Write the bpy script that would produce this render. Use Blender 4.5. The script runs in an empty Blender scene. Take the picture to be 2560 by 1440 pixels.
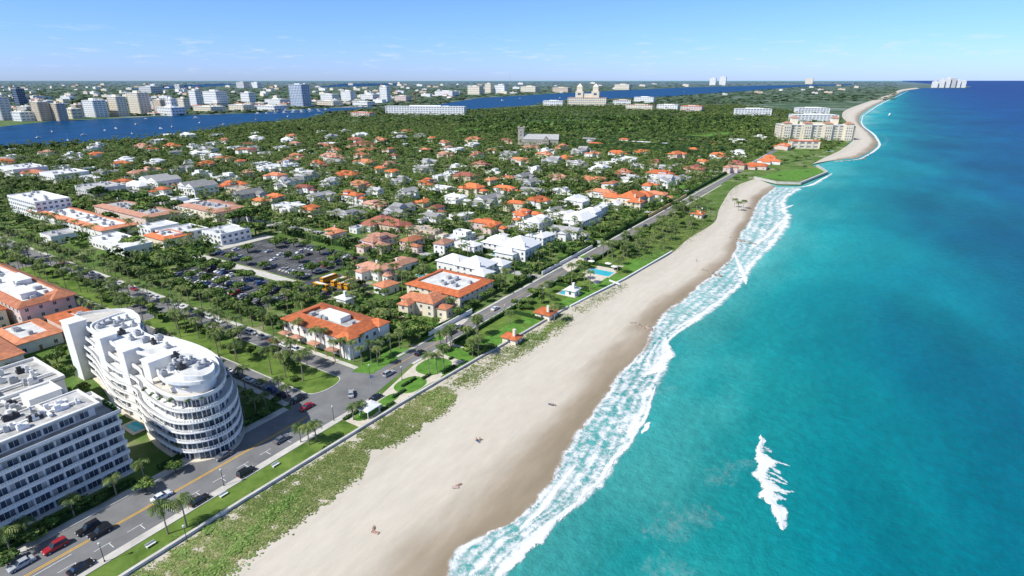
import bpy, math, random
import numpy as np
from mathutils import Vector
from mathutils.geometry import tessellate_polygon
rnd=random.Random(7); rng=np.random.default_rng(5); R=math.radians
SC=bpy.context.scene; COL=SC.collection
# ---------------------------------------------------------------- camera survey: ground points read off the photograph
H=95.; F=1422.; CX,CY=1280.,720.
PT=math.atan(520/F); SP,CP=math.sin(PT),math.cos(PT)
def P(x,y,z=0.):
    u=(x-CX)/F; v=(y-CY)/F; k=(H-z)/(SP+v*CP)
    return Vector((u*k,(CP-v*SP)*k,z))
def proj(X,Y,Z=0.):
    d=Y*CP+(H-Z)*SP
    return CX+F*X/d, CY+F*((H-Z)*CP-Y*SP)/d, d
TH=R(32.8); sT,cT=math.sin(TH),math.cos(TH)
AS=R(57.2)            # local x along the shore road, local y inland
def ST(s,t,z=0.): return Vector((H*(s*sT+t*cT),H*(s*cT-t*sT),z))
def toST(X,Y): return (X*sT+Y*cT)/H,(X*cT-Y*sT)/H
def stp(l): return [ST(s,t).xy for s,t in l]
def rect(s0,s1,t0,t1): return stp([(s0,t0),(s0,t1),(s1,t1),(s1,t0)])
def pxp(l,z=0.): return [P(x,y,z).xy for x,y in l]
# ---------------------------------------------------------------- materials
def newmat(name):
    m=bpy.data.materials.new(name); m.use_nodes=True; nt=m.node_tree
    return m,nt,nt.nodes,nt.links,nt.nodes['Principled BSDF']
def M(name,col,rough=.8,var=.18,scale=.4,bump=0.,spec=.3,orand=0.,metal=0.,detail=5,col2=None,stretch=None):
    m,nt,N,L,b=newmat(name)
    b.inputs['Roughness'].default_value=rough; b.inputs['Specular IOR Level'].default_value=spec; b.inputs['Metallic'].default_value=metal
    g=N.new('ShaderNodeNewGeometry'); no=N.new('ShaderNodeTexNoise'); no.inputs['Scale'].default_value=scale; no.inputs['Detail'].default_value=detail
    no.inputs['Roughness'].default_value=.65
    src=g.outputs['Position']
    L.new(src,no.inputs['Vector'])
    r=N.new('ShaderNodeValToRGB'); L.new(no.outputs['Fac'],r.inputs['Fac'])
    r.color_ramp.elements[0].position=.3; r.color_ramp.elements[1].position=.7
    a=[min(1,c*(1-var)) for c in col]; c2=col2 or [min(1,c*(1+var)) for c in col]
    r.color_ramp.elements[0].color=(*a,1); r.color_ramp.elements[1].color=(*c2,1)
    out=r.outputs['Color']
    if orand:
        oi=N.new('ShaderNodeObjectInfo'); mr=N.new('ShaderNodeMapRange'); mr.inputs['To Min'].default_value=1-orand; mr.inputs['To Max'].default_value=1+orand
        L.new(oi.outputs['Random'],mr.inputs['Value']); mx=N.new('ShaderNodeMix'); mx.data_type='RGBA'; mx.blend_type='MULTIPLY'; mx.inputs['Factor'].default_value=1
        L.new(out,mx.inputs['A']); L.new(mr.outputs['Result'],mx.inputs['B']); out=mx.outputs['Result']
    L.new(out,b.inputs['Base Color'])
    if bump:
        bp=N.new('ShaderNodeBump'); bp.inputs['Strength'].default_value=bump; bp.inputs['Distance'].default_value=.3
        n2=N.new('ShaderNodeTexNoise'); n2.inputs['Scale'].default_value=scale*6; n2.inputs['Detail'].default_value=4; L.new(src,n2.inputs['Vector'])
        L.new(n2.outputs['Fac'],bp.inputs['Height']); L.new(bp.outputs['Normal'],b.inputs['Normal'])
    return m
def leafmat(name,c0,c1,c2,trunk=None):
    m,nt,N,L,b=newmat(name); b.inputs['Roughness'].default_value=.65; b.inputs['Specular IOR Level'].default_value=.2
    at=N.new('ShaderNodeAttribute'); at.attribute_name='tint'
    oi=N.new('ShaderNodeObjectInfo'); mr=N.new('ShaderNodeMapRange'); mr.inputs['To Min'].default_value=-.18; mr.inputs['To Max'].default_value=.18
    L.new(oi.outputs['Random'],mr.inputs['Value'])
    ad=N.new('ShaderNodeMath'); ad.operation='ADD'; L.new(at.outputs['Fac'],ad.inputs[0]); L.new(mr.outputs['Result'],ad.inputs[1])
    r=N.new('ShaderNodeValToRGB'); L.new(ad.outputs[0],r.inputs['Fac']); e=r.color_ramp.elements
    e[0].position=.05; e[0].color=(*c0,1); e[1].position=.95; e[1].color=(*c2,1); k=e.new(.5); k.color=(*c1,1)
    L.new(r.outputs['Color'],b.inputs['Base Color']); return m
white=M('white_stucco',(.80,.79,.76),.8,.08,.3); cream=M('cream_stucco',(.76,.68,.53),.8,.1,.3); tan=M('tan_stucco',(.62,.50,.36),.8,.12,.3)
pink=M('pink_stucco',(.70,.56,.49),.8,.1,.3); greyw=M('grey_wall',(.58,.58,.57),.8,.12,.3); bluewall=M('blue_grey_wall',(.46,.53,.62),.6,.15,.2); darkwall=M('dark_glass_wall',(.05,.09,.16),.3,.2,.2)
orange=M('orange_clay_tile',(.60,.17,.065),.8,.32,.6,.5,orand=.25); salmon=M('salmon_clay_tile',(.54,.21,.11),.8,.3,.5,.5,orand=.25); red=M('dark_red_tile',(.34,.12,.085),.8,.25,.7,.4,orand=.2); terra=M('faded_terracotta_tile',(.48,.25,.17),.8,.28,.6,.4,orand=.2)
wroof=M('white_flat_roof',(.72,.72,.70),.8,.28,.18,orand=.12); groof=M('grey_shingle_roof',(.36,.355,.345),.85,.25,.6,.3,orand=.35); wtile=M('white_tile_roof',(.80,.80,.79),.7,.08,.6,.2)
gravel=M('dirty_grey_roof',(.45,.44,.425),.9,.5,.22,.2); troof=M('tan_roof',(.42,.35,.27),.9,.25,.4)
glass=M('window_glass',(.03,.05,.075),.12,.3,.3,spec=.6); dglass=M('blue_glass',(.05,.075,.105),.15,.3,.1,spec=.5); lglass=M('pale_glass',(.13,.16,.18),.2,.3,.3,spec=.5); curtain=M('curtained_glass',(.42,.41,.38),.4,.2,.8); fglass=M('pale_far_windows',(.27,.30,.33),.4,.25,.05,spec=.3)  # last one: even pale grey-blue for window bands of far buildings
frame=M('white_frame',(.75,.75,.74),.6,.05); dark=M('dark_metal',(.05,.05,.055),.5,.2); steel=M('grey_steel',(.42,.43,.44),.5,.2,1)
asphalt=M('asphalt',(.20,.20,.20),.9,.24,.09,.1); asph2=M('dark_asphalt',(.085,.087,.093),.9,.4,.06,.1); conc=M('concrete',(.58,.55,.50),.9,.18,.25); paveroad=M('pale_street',(.44,.43,.42),.9,.15,.2)
yellow=M('yellow_paint',(.75,.42,.03),.7,.15,1.5); wpaint=M('white_paint',(.75,.75,.74),.7,.12,1.5)
lawnm=M('lawn_grass',(.09,.18,.03),.95,.35,.13,.5,spec=.1,col2=(.19,.28,.06)); lush=M('bright_lawn',(.085,.23,.03),.95,.25,.3,.4,spec=.1,col2=(.16,.32,.06))
poolm=M('pool_water',(.05,.48,.58),.15,.15,.5,spec=.4); lagoonm=M('lagoon_water',(.004,.058,.15),.45,.3,.02,.2,spec=.06)
bark=M('palm_bark',(.28,.23,.18),.9,.25,2); bark2=M('tree_bark',(.14,.11,.075),.9,.3,2); wood=M('wood',(.3,.17,.08),.7,.2,2)
rock=M('groyne_rock',(.34,.28,.22),.95,.35,.8,.6); rubber=M('tyre_rubber',(.02,.02,.02),.8,.1); rimm=M('rim_metal',(.5,.5,.5),.4,.1,metal=.6)
busm=M('bus_yellow',(.78,.36,.015),.45,.06); skinm=M('skin',(.5,.28,.18),.6,.08,4); towelm=M('towel_cloth',(.55,.40,.36),.9,.2,4); towelb=M('blue_cloth',(.12,.16,.25),.9,.2,4); hairm=M('hair',(.04,.025,.015),.6,.2)
mulch=M('pale_paving',(.62,.56,.46),.9,.14,.5)
leaf=leafmat('tree_leaves',(.022,.05,.014),(.076,.146,.029),(.23,.30,.075)); palml=leafmat('palm_leaves',(.036,.066,.02),(.10,.158,.04),(.26,.28,.09))
hedgem=leafmat('hedge_leaves',(.022,.06,.012),(.062,.145,.024),(.13,.23,.05)); dunel=leafmat('dune_grass_leaves',(.10,.15,.035),(.20,.24,.075),(.43,.385,.20)); shrubl=leafmat('dune_shrub_leaves',(.065,.135,.022),(.13,.225,.045),(.25,.34,.10))
farleaf=leafmat('far_leaves',(.035,.07,.035),(.07,.12,.06),(.14,.19,.10))  # greens shifted towards blue: distance haze put into the leaf colour
def groundmat():
    m,nt,N,L,b=newmat('island_ground'); b.inputs['Roughness'].default_value=.95; b.inputs['Specular IOR Level'].default_value=.05
    g=N.new('ShaderNodeNewGeometry')
    def noi(sc,d=5):
        n=N.new('ShaderNodeTexNoise'); n.inputs['Scale'].default_value=sc; n.inputs['Detail'].default_value=d; n.inputs['Roughness'].default_value=.7; L.new(g.outputs['Position'],n.inputs['Vector']); return n.outputs['Fac']
    def ramp(f,els):
        r=N.new('ShaderNodeValToRGB'); L.new(f,r.inputs['Fac']); e=r.color_ramp.elements
        e[0].position,e[0].color=els[0][0],(*els[0][1],1); e[1].position,e[1].color=els[-1][0],(*els[-1][1],1)
        for p,c in els[1:-1]: k=e.new(p); k.color=(*c,1)
        return r.outputs['Color']
    near=ramp(noi(.05),[(.3,(.07,.13,.03)),(.5,(.11,.19,.045)),(.6,(.2,.23,.10)),(.7,(.45,.42,.36))])
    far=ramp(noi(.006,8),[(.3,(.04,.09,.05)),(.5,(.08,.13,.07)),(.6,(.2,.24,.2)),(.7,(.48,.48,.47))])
    haze=ramp(noi(.0006,8),[(.3,(.09,.15,.19)),(.7,(.19,.26,.29))])  # distance haze painted into the ground colour, stronger further out
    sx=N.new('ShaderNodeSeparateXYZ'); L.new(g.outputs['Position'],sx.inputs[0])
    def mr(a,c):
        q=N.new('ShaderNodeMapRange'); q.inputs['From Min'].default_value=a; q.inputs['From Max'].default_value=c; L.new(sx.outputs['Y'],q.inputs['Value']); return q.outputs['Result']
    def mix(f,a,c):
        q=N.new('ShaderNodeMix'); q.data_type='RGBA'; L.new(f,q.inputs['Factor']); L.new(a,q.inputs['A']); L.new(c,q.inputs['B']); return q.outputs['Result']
    L.new(mix(mr(4000,16000),mix(mr(1200,1700),near,far),haze),b.inputs['Base Color']); return m
def shorecoord(N,L,src,sx):          # coordinates turned along the shore and drawn out along it
    a=N.new('ShaderNodeMapping'); a.inputs['Rotation'].default_value=(0,0,-AS); L.new(src,a.inputs['Vector'])
    c=N.new('ShaderNodeMapping'); c.inputs['Scale'].default_value=(sx,1,1); L.new(a.outputs[0],c.inputs['Vector']); return c.outputs[0]
def seamat():
    m,nt,N,L,b=newmat('sea_water'); b.inputs['Roughness'].default_value=.4; b.inputs['Specular IOR Level'].default_value=.05
    g=N.new('ShaderNodeNewGeometry'); d=N.new('ShaderNodeVectorMath'); d.operation='DOT_PRODUCT'; d.inputs[1].default_value=(cT/H,-sT/H,0); L.new(g.outputs['Position'],d.inputs[0])
    v=shorecoord(N,L,g.outputs['Position'],.5)
    n=N.new('ShaderNodeTexNoise'); n.inputs['Scale'].default_value=.012; n.inputs['Detail'].default_value=6; n.inputs['Roughness'].default_value=.55; L.new(v,n.inputs['Vector'])
    ma=N.new('ShaderNodeMath'); ma.operation='MULTIPLY_ADD'; L.new(n.outputs['Fac'],ma.inputs[0]); ma.inputs[1].default_value=1.6; L.new(d.outputs['Value'],ma.inputs[2])
    mr=N.new('ShaderNodeMapRange'); mr.inputs['From Min'].default_value=-.02; mr.inputs['From Max'].default_value=8; L.new(ma.outputs[0],mr.inputs['Value'])
    r=N.new('ShaderNodeValToRGB'); L.new(mr.outputs['Result'],r.inputs['Fac']); e=r.color_ramp.elements
    cs=[(0,(.20,.48,.43)),(.03,(.065,.385,.36)),(.065,(.012,.295,.295)),(.105,(.003,.22,.245)),(.155,(.001,.152,.20)),(.23,(.001,.103,.187)),(.45,(.001,.063,.19)),(1,(.003,.038,.158))]
    e[0].position,e[0].color=0,(*cs[0][1],1); e[1].position,e[1].color=1,(*cs[-1][1],1)
    for p,c in cs[1:-1]: k=e.new(p); k.color=(*c,1)
    def vary(sc,st,lo,hi,col):
        n3=N.new('ShaderNodeTexNoise'); n3.inputs['Scale'].default_value=sc; n3.inputs['Detail'].default_value=7; n3.inputs['Roughness'].default_value=.6; L.new(shorecoord(N,L,g.outputs['Position'],st),n3.inputs['Vector'])
        q=N.new('ShaderNodeMapRange'); q.inputs['From Min'].default_value=.3; q.inputs['From Max'].default_value=.7; q.inputs['To Min'].default_value=lo; q.inputs['To Max'].default_value=hi; L.new(n3.outputs['Fac'],q.inputs['Value'])
        mx=N.new('ShaderNodeMix'); mx.data_type='RGBA'; mx.blend_type='MULTIPLY'; mx.inputs['Factor'].default_value=1; L.new(col,mx.inputs['A']); L.new(q.outputs['Result'],mx.inputs['B']); return mx.outputs['Result']
    c=vary(.007,.6,.72,1.16,vary(.035,.35,.82,1.14,vary(.5,.5,.88,1.12,r.outputs['Color']))); L.new(c,b.inputs['Base Color'])
    w=N.new('ShaderNodeTexNoise'); w.inputs['Scale'].default_value=.35; w.inputs['Detail'].default_value=6; w.inputs['Roughness'].default_value=.6; L.new(g.outputs['Position'],w.inputs['Vector'])
    bp=N.new('ShaderNodeBump'); bp.inputs['Strength'].default_value=.9; bp.inputs['Distance'].default_value=.9; L.new(w.outputs['Fac'],bp.inputs['Height']); L.new(bp.outputs['Normal'],b.inputs['Normal'])
    return m
def sandmat():
    m,nt,N,L,b=newmat('beach_sand'); b.inputs['Specular IOR Level'].default_value=.15
    g=N.new('ShaderNodeNewGeometry'); at=N.new('ShaderNodeAttribute'); at.attribute_name='u'
    v=shorecoord(N,L,g.outputs['Position'],.3)
    n=N.new('ShaderNodeTexNoise'); n.inputs['Scale'].default_value=.075; n.inputs['Detail'].default_value=6; L.new(v,n.inputs['Vector'])
    m0=N.new('ShaderNodeMath'); m0.operation='MULTIPLY_ADD'; L.new(at.outputs['Fac'],m0.inputs[0]); m0.inputs[1].default_value=.9; m0.inputs[2].default_value=-.055
    ma=N.new('ShaderNodeMath'); ma.operation='MULTIPLY_ADD'; L.new(n.outputs['Fac'],ma.inputs[0]); ma.inputs[1].default_value=.36; L.new(m0.outputs[0],ma.inputs[2])
    r=N.new('ShaderNodeValToRGB'); L.new(ma.outputs[0],r.inputs['Fac']); e=r.color_ramp.elements
    e[0].position=.3; e[0].color=(.565,.51,.42,1); e[1].position=1.0; e[1].color=(.30,.24,.165,1)
    for p,c in ((.5,(.62,.56,.465)),(.76,(.585,.525,.43)),(.825,(.49,.425,.335)),(.89,(.39,.32,.235))): k=e.new(p); k.color=(*c,1)
    n2=N.new('ShaderNodeTexNoise'); n2.inputs['Scale'].default_value=.4; n2.inputs['Detail'].default_value=8; n2.inputs['Roughness'].default_value=.72; L.new(v,n2.inputs['Vector'])
    q=N.new('ShaderNodeMapRange'); q.inputs['To Min'].default_value=.8; q.inputs['To Max'].default_value=1.19; L.new(n2.outputs['Fac'],q.inputs['Value'])
    mx=N.new('ShaderNodeMix'); mx.data_type='RGBA'; mx.blend_type='MULTIPLY'; mx.inputs['Factor'].default_value=1; L.new(r.outputs['Color'],mx.inputs['A']); L.new(q.outputs['Result'],mx.inputs['B'])
    L.new(mx.outputs['Result'],b.inputs['Base Color']); b.inputs['Roughness'].default_value=.85
    bp=N.new('ShaderNodeBump'); bp.inputs['Strength'].default_value=.4; bp.inputs['Distance'].default_value=.3; L.new(n2.outputs['Fac'],bp.inputs['Height']); L.new(bp.outputs['Normal'],b.inputs['Normal'])
    return m
def foammat(name,dens,sc,nbs=.07,amax=.95,namp=.5,soft=1.):
    m,nt,N,L,b=newmat(name); b.inputs['Base Color'].default_value=(.84,.86,.86,1); b.inputs['Roughness'].default_value=.8
    g=N.new('ShaderNodeNewGeometry'); at=N.new('ShaderNodeAttribute'); at.attribute_name='u'
    n=N.new('ShaderNodeTexNoise'); n.inputs['Scale'].default_value=.3*sc; n.inputs['Detail'].default_value=7; n.inputs['Roughness'].default_value=.7; L.new(g.outputs['Position'],n.inputs['Vector'])
    vm=N.new('ShaderNodeVectorMath'); vm.operation='MULTIPLY_ADD'; L.new(n.outputs['Color'],vm.inputs[0]); vm.inputs[1].default_value=(7/sc,7/sc,0); L.new(g.outputs['Position'],vm.inputs[2])
    def vor(s):
        v=N.new('ShaderNodeTexVoronoi'); v.feature='DISTANCE_TO_EDGE'; v.inputs['Scale'].default_value=s; L.new(vm.outputs[0],v.inputs['Vector']); return v.outputs['Distance']
    def mth(op,a,c,d=None):
        k=N.new('ShaderNodeMath'); k.operation=op
        for i,x in enumerate((a,c,d)):
            if x is None: continue
            if isinstance(x,(int,float)): k.inputs[i].default_value=x
            else: L.new(x,k.inputs[i])
        return k.outputs[0]
    def fbm(s,r=.7,d=8):
        q=N.new('ShaderNodeTexNoise'); q.inputs['Scale'].default_value=s; q.inputs['Detail'].default_value=d; q.inputs['Roughness'].default_value=r; L.new(g.outputs['Position'],q.inputs['Vector']); return q.outputs['Fac']
    lace=mth('ADD',mth('MULTIPLY',mth('MINIMUM',vor(.25*sc),mth('MULTIPLY',vor(.8*sc),1.2)),.6),mth('MULTIPLY_ADD',fbm(.45*sc,.75),.8,-.34))
    # density falls to zero at both edges of the band
    uu=mth('ADD',at.outputs['Fac'],mth('MULTIPLY_ADD',fbm(nbs,.7,7),namp,-namp/2))
    r=N.new('ShaderNodeValToRGB'); L.new(uu,r.inputs['Fac']); e=r.color_ramp.elements
    e[0].position=0; e[0].color=(0,0,0,1); e[1].position=1; e[1].color=(0,0,0,1)
    for p,c in dens: k=e.new(p); k.color=(c,c,c,1)
    th=mth('MULTIPLY',mth('MULTIPLY',r.outputs['Color'],.42),mth('MULTIPLY_ADD',fbm(.07,.6,6),3.2,-.6))
    al=N.new('ShaderNodeMapRange'); al.interpolation_type='SMOOTHSTEP'; L.new(mth('SUBTRACT',th,lace),al.inputs['Value']); al.inputs['From Min'].default_value=-.13*soft; al.inputs['From Max'].default_value=.17*soft
    # nothing at all outside the band, whatever the noise does
    ew=N.new('ShaderNodeValToRGB'); L.new(at.outputs['Fac'],ew.inputs['Fac']); q=ew.color_ramp.elements; q[0].position=0; q[0].color=(0,0,0,1); q[1].position=1; q[1].color=(0,0,0,1)
    for p in (.07,.92): k=q.new(p); k.color=(1,1,1,1)
    L.new(mth('MULTIPLY',mth('MULTIPLY',al.outputs['Result'],mth('MINIMUM',mth('MULTIPLY',r.outputs['Color'],4.),amax)),ew.outputs['Color']),b.inputs['Alpha'])
    return m
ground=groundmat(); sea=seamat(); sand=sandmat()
foamM=foammat('surf_foam',[(.05,.14),(.10,.5),(.16,.22),(.28,.36),(.37,.14),(.48,.48),(.56,.18),(.66,.42),(.72,.26),(.80,.85),(.86,.34),(.93,.05)],1.,.08,.92,.36,1.1)
waveM=foammat('wave_foam',[(.14,.5),(.28,1),(.42,.8),(.58,.36),(.85,.14)],2.2,.35,.97,.55); crestM=foammat('crest_foam',[(.2,.6),(.36,1.),(.6,1.),(.8,.6)],3.,.6,.98,.8); laceM=foammat('lace_foam',[(.2,.08),(.5,.24),(.8,.08)],1.6,.16,.12,.8); streakM=foammat('streak_foam',[(.2,.3),(.5,.75),(.8,.3)],3.2,.7,.8,.8)
# ---------------------------------------------------------------- mesh helpers
class MB:
    def __init__(s): s.v=[]; s.f=[]; s.m=[]
    def add(s,vs,fs,m=0):
        n=len(s.v); s.v+=[tuple(p) for p in vs]; s.f+=[tuple(i+n for i in f) for f in fs]; s.m+=[m]*len(fs); return s
    def box(s,x0,x1,y0,y1,z0,z1,m=0,bottom=True):
        v=[(x0,y0,z0),(x1,y0,z0),(x1,y1,z0),(x0,y1,z0),(x0,y0,z1),(x1,y0,z1),(x1,y1,z1),(x0,y1,z1)]
        f=[(4,5,6,7),(0,1,5,4),(1,2,6,5),(2,3,7,6),(3,0,4,7)]+([(3,2,1,0)] if bottom else [])
        return s.add(v,f,m)
    def prism(s,poly,z0,z1,m=0,mt=None,cap=True):
        poly=ccw(poly); n=len(poly); s.add([(x,y,z0) for x,y in poly]+[(x,y,z1) for x,y in poly],[(i,(i+1)%n,n+(i+1)%n,n+i) for i in range(n)],m)
        if cap: s.flat(poly,z1,m if mt is None else mt)
        return s
    def flat(s,poly,z,m=0):
        tr=tessellate_polygon([[Vector((x,y,0)) for x,y in poly]]); out=[]
        for a,b,c in tr:
            A,B,Cc=poly[a],poly[b],poly[c]
            out.append((a,b,c) if (B[0]-A[0])*(Cc[1]-A[1])-(B[1]-A[1])*(Cc[0]-A[0])>0 else (a,c,b))
        return s.add([(x,y,z) for x,y in poly],out,m)
    def ring(s,o,i,z0,z1,m=0):
        n=len(o); v=[(x,y,z0) for x,y in o]+[(x,y,z1) for x,y in o]+[(x,y,z0) for x,y in i]+[(x,y,z1) for x,y in i]; f=[]
        for k in range(n):
            j=(k+1)%n; f+=[(k,j,n+j,n+k),(2*n+j,2*n+k,3*n+k,3*n+j),(n+k,n+j,3*n+j,3*n+k),(j,k,2*n+k,2*n+j)]
        return s.add(v,f,m)
    def hip(s,x0,x1,y0,y1,z,h,ov=.5,m=0,gable=False,mw=1):
        x0-=ov;x1+=ov;y0-=ov;y1+=ov; W,D=x1-x0,y1-y0; q=.0 if gable else 1.
        if W>=D: r=[(x0+q*D/2,(y0+y1)/2),(x1-q*D/2,(y0+y1)/2)]
        else: r=[((x0+x1)/2,y0+q*W/2),((x0+x1)/2,y1-q*W/2)]
        e=[(x0,y0),(x1,y0),(x1,y1),(x0,y1)]
        v=[(a,b,z) for a,b in e]+[(a,b,z+.22) for a,b in e]+[(a,b,z+.22+h) for a,b in r]
        s.add(v,[(3,2,1,0)]+[(i,(i+1)%4,4+(i+1)%4,4+i) for i in range(4)],m)
        if W>=D: big=[(4,5,9,8),(6,7,8,9)]; sm=[(5,6,9),(7,4,8)]
        else: big=[(5,6,9,8),(7,4,8,9)]; sm=[(4,5,8),(6,7,9)]
        s.add(v,big,m); s.add(v,sm,mw if gable else m); return s
    def tube(s,pts,rads,n=6,m=0,cap=True):
        b=len(s.v); k=len(pts)
        for p,r in zip(pts,rads):
            for i in range(n): a=2*math.pi*i/n; s.v.append((p[0]+r*math.cos(a),p[1]+r*math.sin(a),p[2]))
        for j in range(k-1):
            for i in range(n): s.f.append((b+j*n+i,b+j*n+(i+1)%n,b+(j+1)*n+(i+1)%n,b+(j+1)*n+i)); s.m.append(m)
        if cap: s.f.append(tuple(b+(k-1)*n+i for i in range(n))); s.m.append(m)
        return s
    def bar(s,a,b,r,n=5,m=0):
        a,b=Vector(a),Vector(b); d=(b-a).normalized(); x=d.orthogonal().normalized(); y=d.cross(x); v=[]
        for p in (a,b):
            for i in range(n): t=2*math.pi*i/n; v.append(p+x*r*math.cos(t)+y*r*math.sin(t))
        return s.add(v,[(i,(i+1)%n,n+(i+1)%n,n+i) for i in range(n)]+[tuple(range(n-1,-1,-1)),tuple(range(n,2*n))],m)
    def mesh(s,name,mats,smooth=False):
        me=bpy.data.meshes.new(name); me.from_pydata(s.v,[],s.f)
        for m in (mats if isinstance(mats,(list,tuple)) else [mats]): me.materials.append(m)
        if any(s.m): me.polygons.foreach_set('material_index',s.m)
        if smooth: me.polygons.foreach_set('use_smooth',[True]*len(s.f))
        me.update(); return me
    def build(s,name,mats,parent=None,smooth=False,**k): return obj(name,s.mesh(name,mats,smooth),parent,**k)
def ccw(p):
    a=sum(p[i][0]*p[(i+1)%len(p)][1]-p[(i+1)%len(p)][0]*p[i][1] for i in range(len(p)))
    return list(p) if a>0 else list(p)[::-1]
def offset(p,d):   # ccw polygon, positive = inward
    n=len(p); out=[]
    for i in range(n):
        a,b,c=Vector(p[i-1][:2]),Vector(p[i][:2]),Vector(p[(i+1)%n][:2]); e1=(b-a).normalized(); e2=(c-b).normalized()
        n1=Vector((-e1.y,e1.x)); n2=Vector((-e2.y,e2.x)); q=(n1+n2); q=q/max(.5,q.length_squared/2) if q.length>1e-6 else n1
        out.append((b+q*d).to_tuple())
    return out
def smoothpoly(p,it=2):
    for _ in range(it):
        q=[]
        for i in range(len(p)):
            a,b=Vector(p[i]),Vector(p[(i+1)%len(p)]); q+=[(a*.75+b*.25).to_tuple(),(a*.25+b*.75).to_tuple()]
        p=q
    return p
def obj(name,me,parent=None,loc=(0,0,0),rz=0,scale=None):
    o=bpy.data.objects.new(name,me); COL.objects.link(o); o.parent=parent; o.location=loc; o.rotation_euler=(0,0,rz)
    if scale: o.scale=scale if isinstance(scale,(tuple,list)) else (scale,)*3
    return o
def empty(name,loc,rz=0): 
    o=obj(name,None,None,loc,rz); o.empty_display_size=.5; return o
def struct(o): o['kind']='structure'; return o
def tag(o,label,cat,group=None,kind=None):
    o['label']=label; o['category']=cat
    if group: o['group']=group
    if kind: o['kind']=kind
    return o
def sheet(name,poly,z,mat): return struct(MB().flat([tuple(p) for p in poly],z).build(name,mat))
def slab(name,poly,z0,z1,mats): return struct(MB().prism([tuple(p) for p in poly],z0,z1,0,1 if isinstance(mats,list) and len(mats)>1 else 0).build(name,mats))
# labels that need a place: finished at the end
PEND=[]
def pend(o,look,cat,group,loc=None):
    l=loc or o.location; x,y,_=proj(l[0],l[1],l[2]); o['category']=cat
    if group: o['group']=group
    PEND.append((o,look,x,y)); return o
LM=[(130,1180,'balconied white condominium'),(420,960,'curved white condominium'),(840,850,'orange roofed corner mansion'),(90,720,'pink arcade building'),(120,830,'low orange roofed arcade'),
(700,645,'upper parking lot'),(600,720,'lower parking lot'),(830,700,'yellow school buses'),(1095,715,'courtyard villa by the road'),(1050,755,'orange villa beside the road'),(1190,655,'white tiled villa'),(1300,615,'white pyramid roofed villa'),
(1365,765,'orange beach cabana'),(1280,825,'little beach gatehouse'),(1495,690,'beachfront pool terrace'),(750,960,'round ended grass median'),(930,985,'road junction'),(1080,940,'seaside planted garden'),
(1340,350,'stone church'),(2030,325,'grand cream hotel'),(1475,250,'twin towered cream building'),(1065,275,'long white apartment block'),(750,250,'tall blue white tower'),(720,515,'large white flat roofed house'),
(420,640,'small orange tiled hall'),(100,490,'white apartment block with rows of balconies'),(450,465,'pale gabled shop row'),(340,560,'orange tiled shopping arcade'),(350,500,'dark banyan grove'),(640,540,'rounded fig trees'),
(1225,500,'pale blue roofed house'),(1580,500,'grand walled orange villa'),(1480,445,'big orange roofed house'),(1745,525,'beach pavilion'),(1980,440,'walled lawn point'),(1140,415,'tall white house'),(870,432,'bright orange house'),(1440,410,'grey roofed house'),(950,600,'terracotta villa with terrace'),
(1890,405,'red roofed seaside house'),(1060,575,'tan flat roofed house'),(560,580,'white box roofed store'),(980,555,'dark red roofed house'),(1460,545,'white house among palms'),(1735,420,'brick red house'),(240,385,'lagoon side houses'),(1015,325,'golf course trees'),(700,370,'lagoon side trees'),(1700,320,'long golf hedge'),(320,265,'tan tower group'),(540,250,'white slab towers'),(965,240,'slim white tower'),(1215,225,'far cream blocks'),(1790,205,'pair of far towers'),(2370,210,'far seaside tower cluster'),(700,285,'white marina'),(250,330,'blue lagoon'),(60,1400,'bottom left corner of the road'),(450,1270,'grass verge with benches'),(620,1180,'middle of the shore road')]
ONES=['','first','second','third','fourth','fifth','sixth','seventh','eighth','ninth','tenth','eleventh','twelfth','thirteenth','fourteenth','fifteenth','sixteenth','seventeenth','eighteenth','nineteenth']
TENS={2:('twentieth','twenty'),3:('thirtieth','thirty'),4:('fortieth','forty'),5:('fiftieth','fifty'),6:('sixtieth','sixty'),7:('seventieth','seventy'),8:('eightieth','eighty'),9:('ninetieth','ninety')}
def ordn(n):
    if n<20: return ONES[n]
    a,b=divmod(n,10); return TENS[a][0] if b==0 else TENS[a][1]+' '+ONES[b]
def finish_labels():
    cells={}
    for o,look,x,y in PEND:
        best=min(LM,key=lambda l:((l[0]-x)*.8)**2+((l[1]-y)*(1.6 if y<500 else 1.1))**2); dx,dy=x-best[0],(y-best[1])*1.8
        if best[2] in ('blue lagoon','white marina','upper parking lot','lower parking lot') and abs(dx)+abs(dy)<330: rel='in the'
        elif abs(dx)>abs(dy): rel='right of the' if dx>0 else 'left of the'
        else: rel='in front of the' if dy>0 else 'behind the'
        cells.setdefault((look,rel,best[2]),[]).append((x,y,o))
    for (look,rel,lm),l in cells.items():
        l.sort(key=lambda e:e[0]); n=len(l)
        for i,(x,y,o) in enumerate(l):
            base=f'{look} {rel} {lm}'
            if n==1: o['label']=base
            elif i==0: o['label']=base+', leftmost'
            elif i==n-1: o['label']=base+', rightmost'
            else: o['label']=base+f', {ordn(i+1)} from left'
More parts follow.
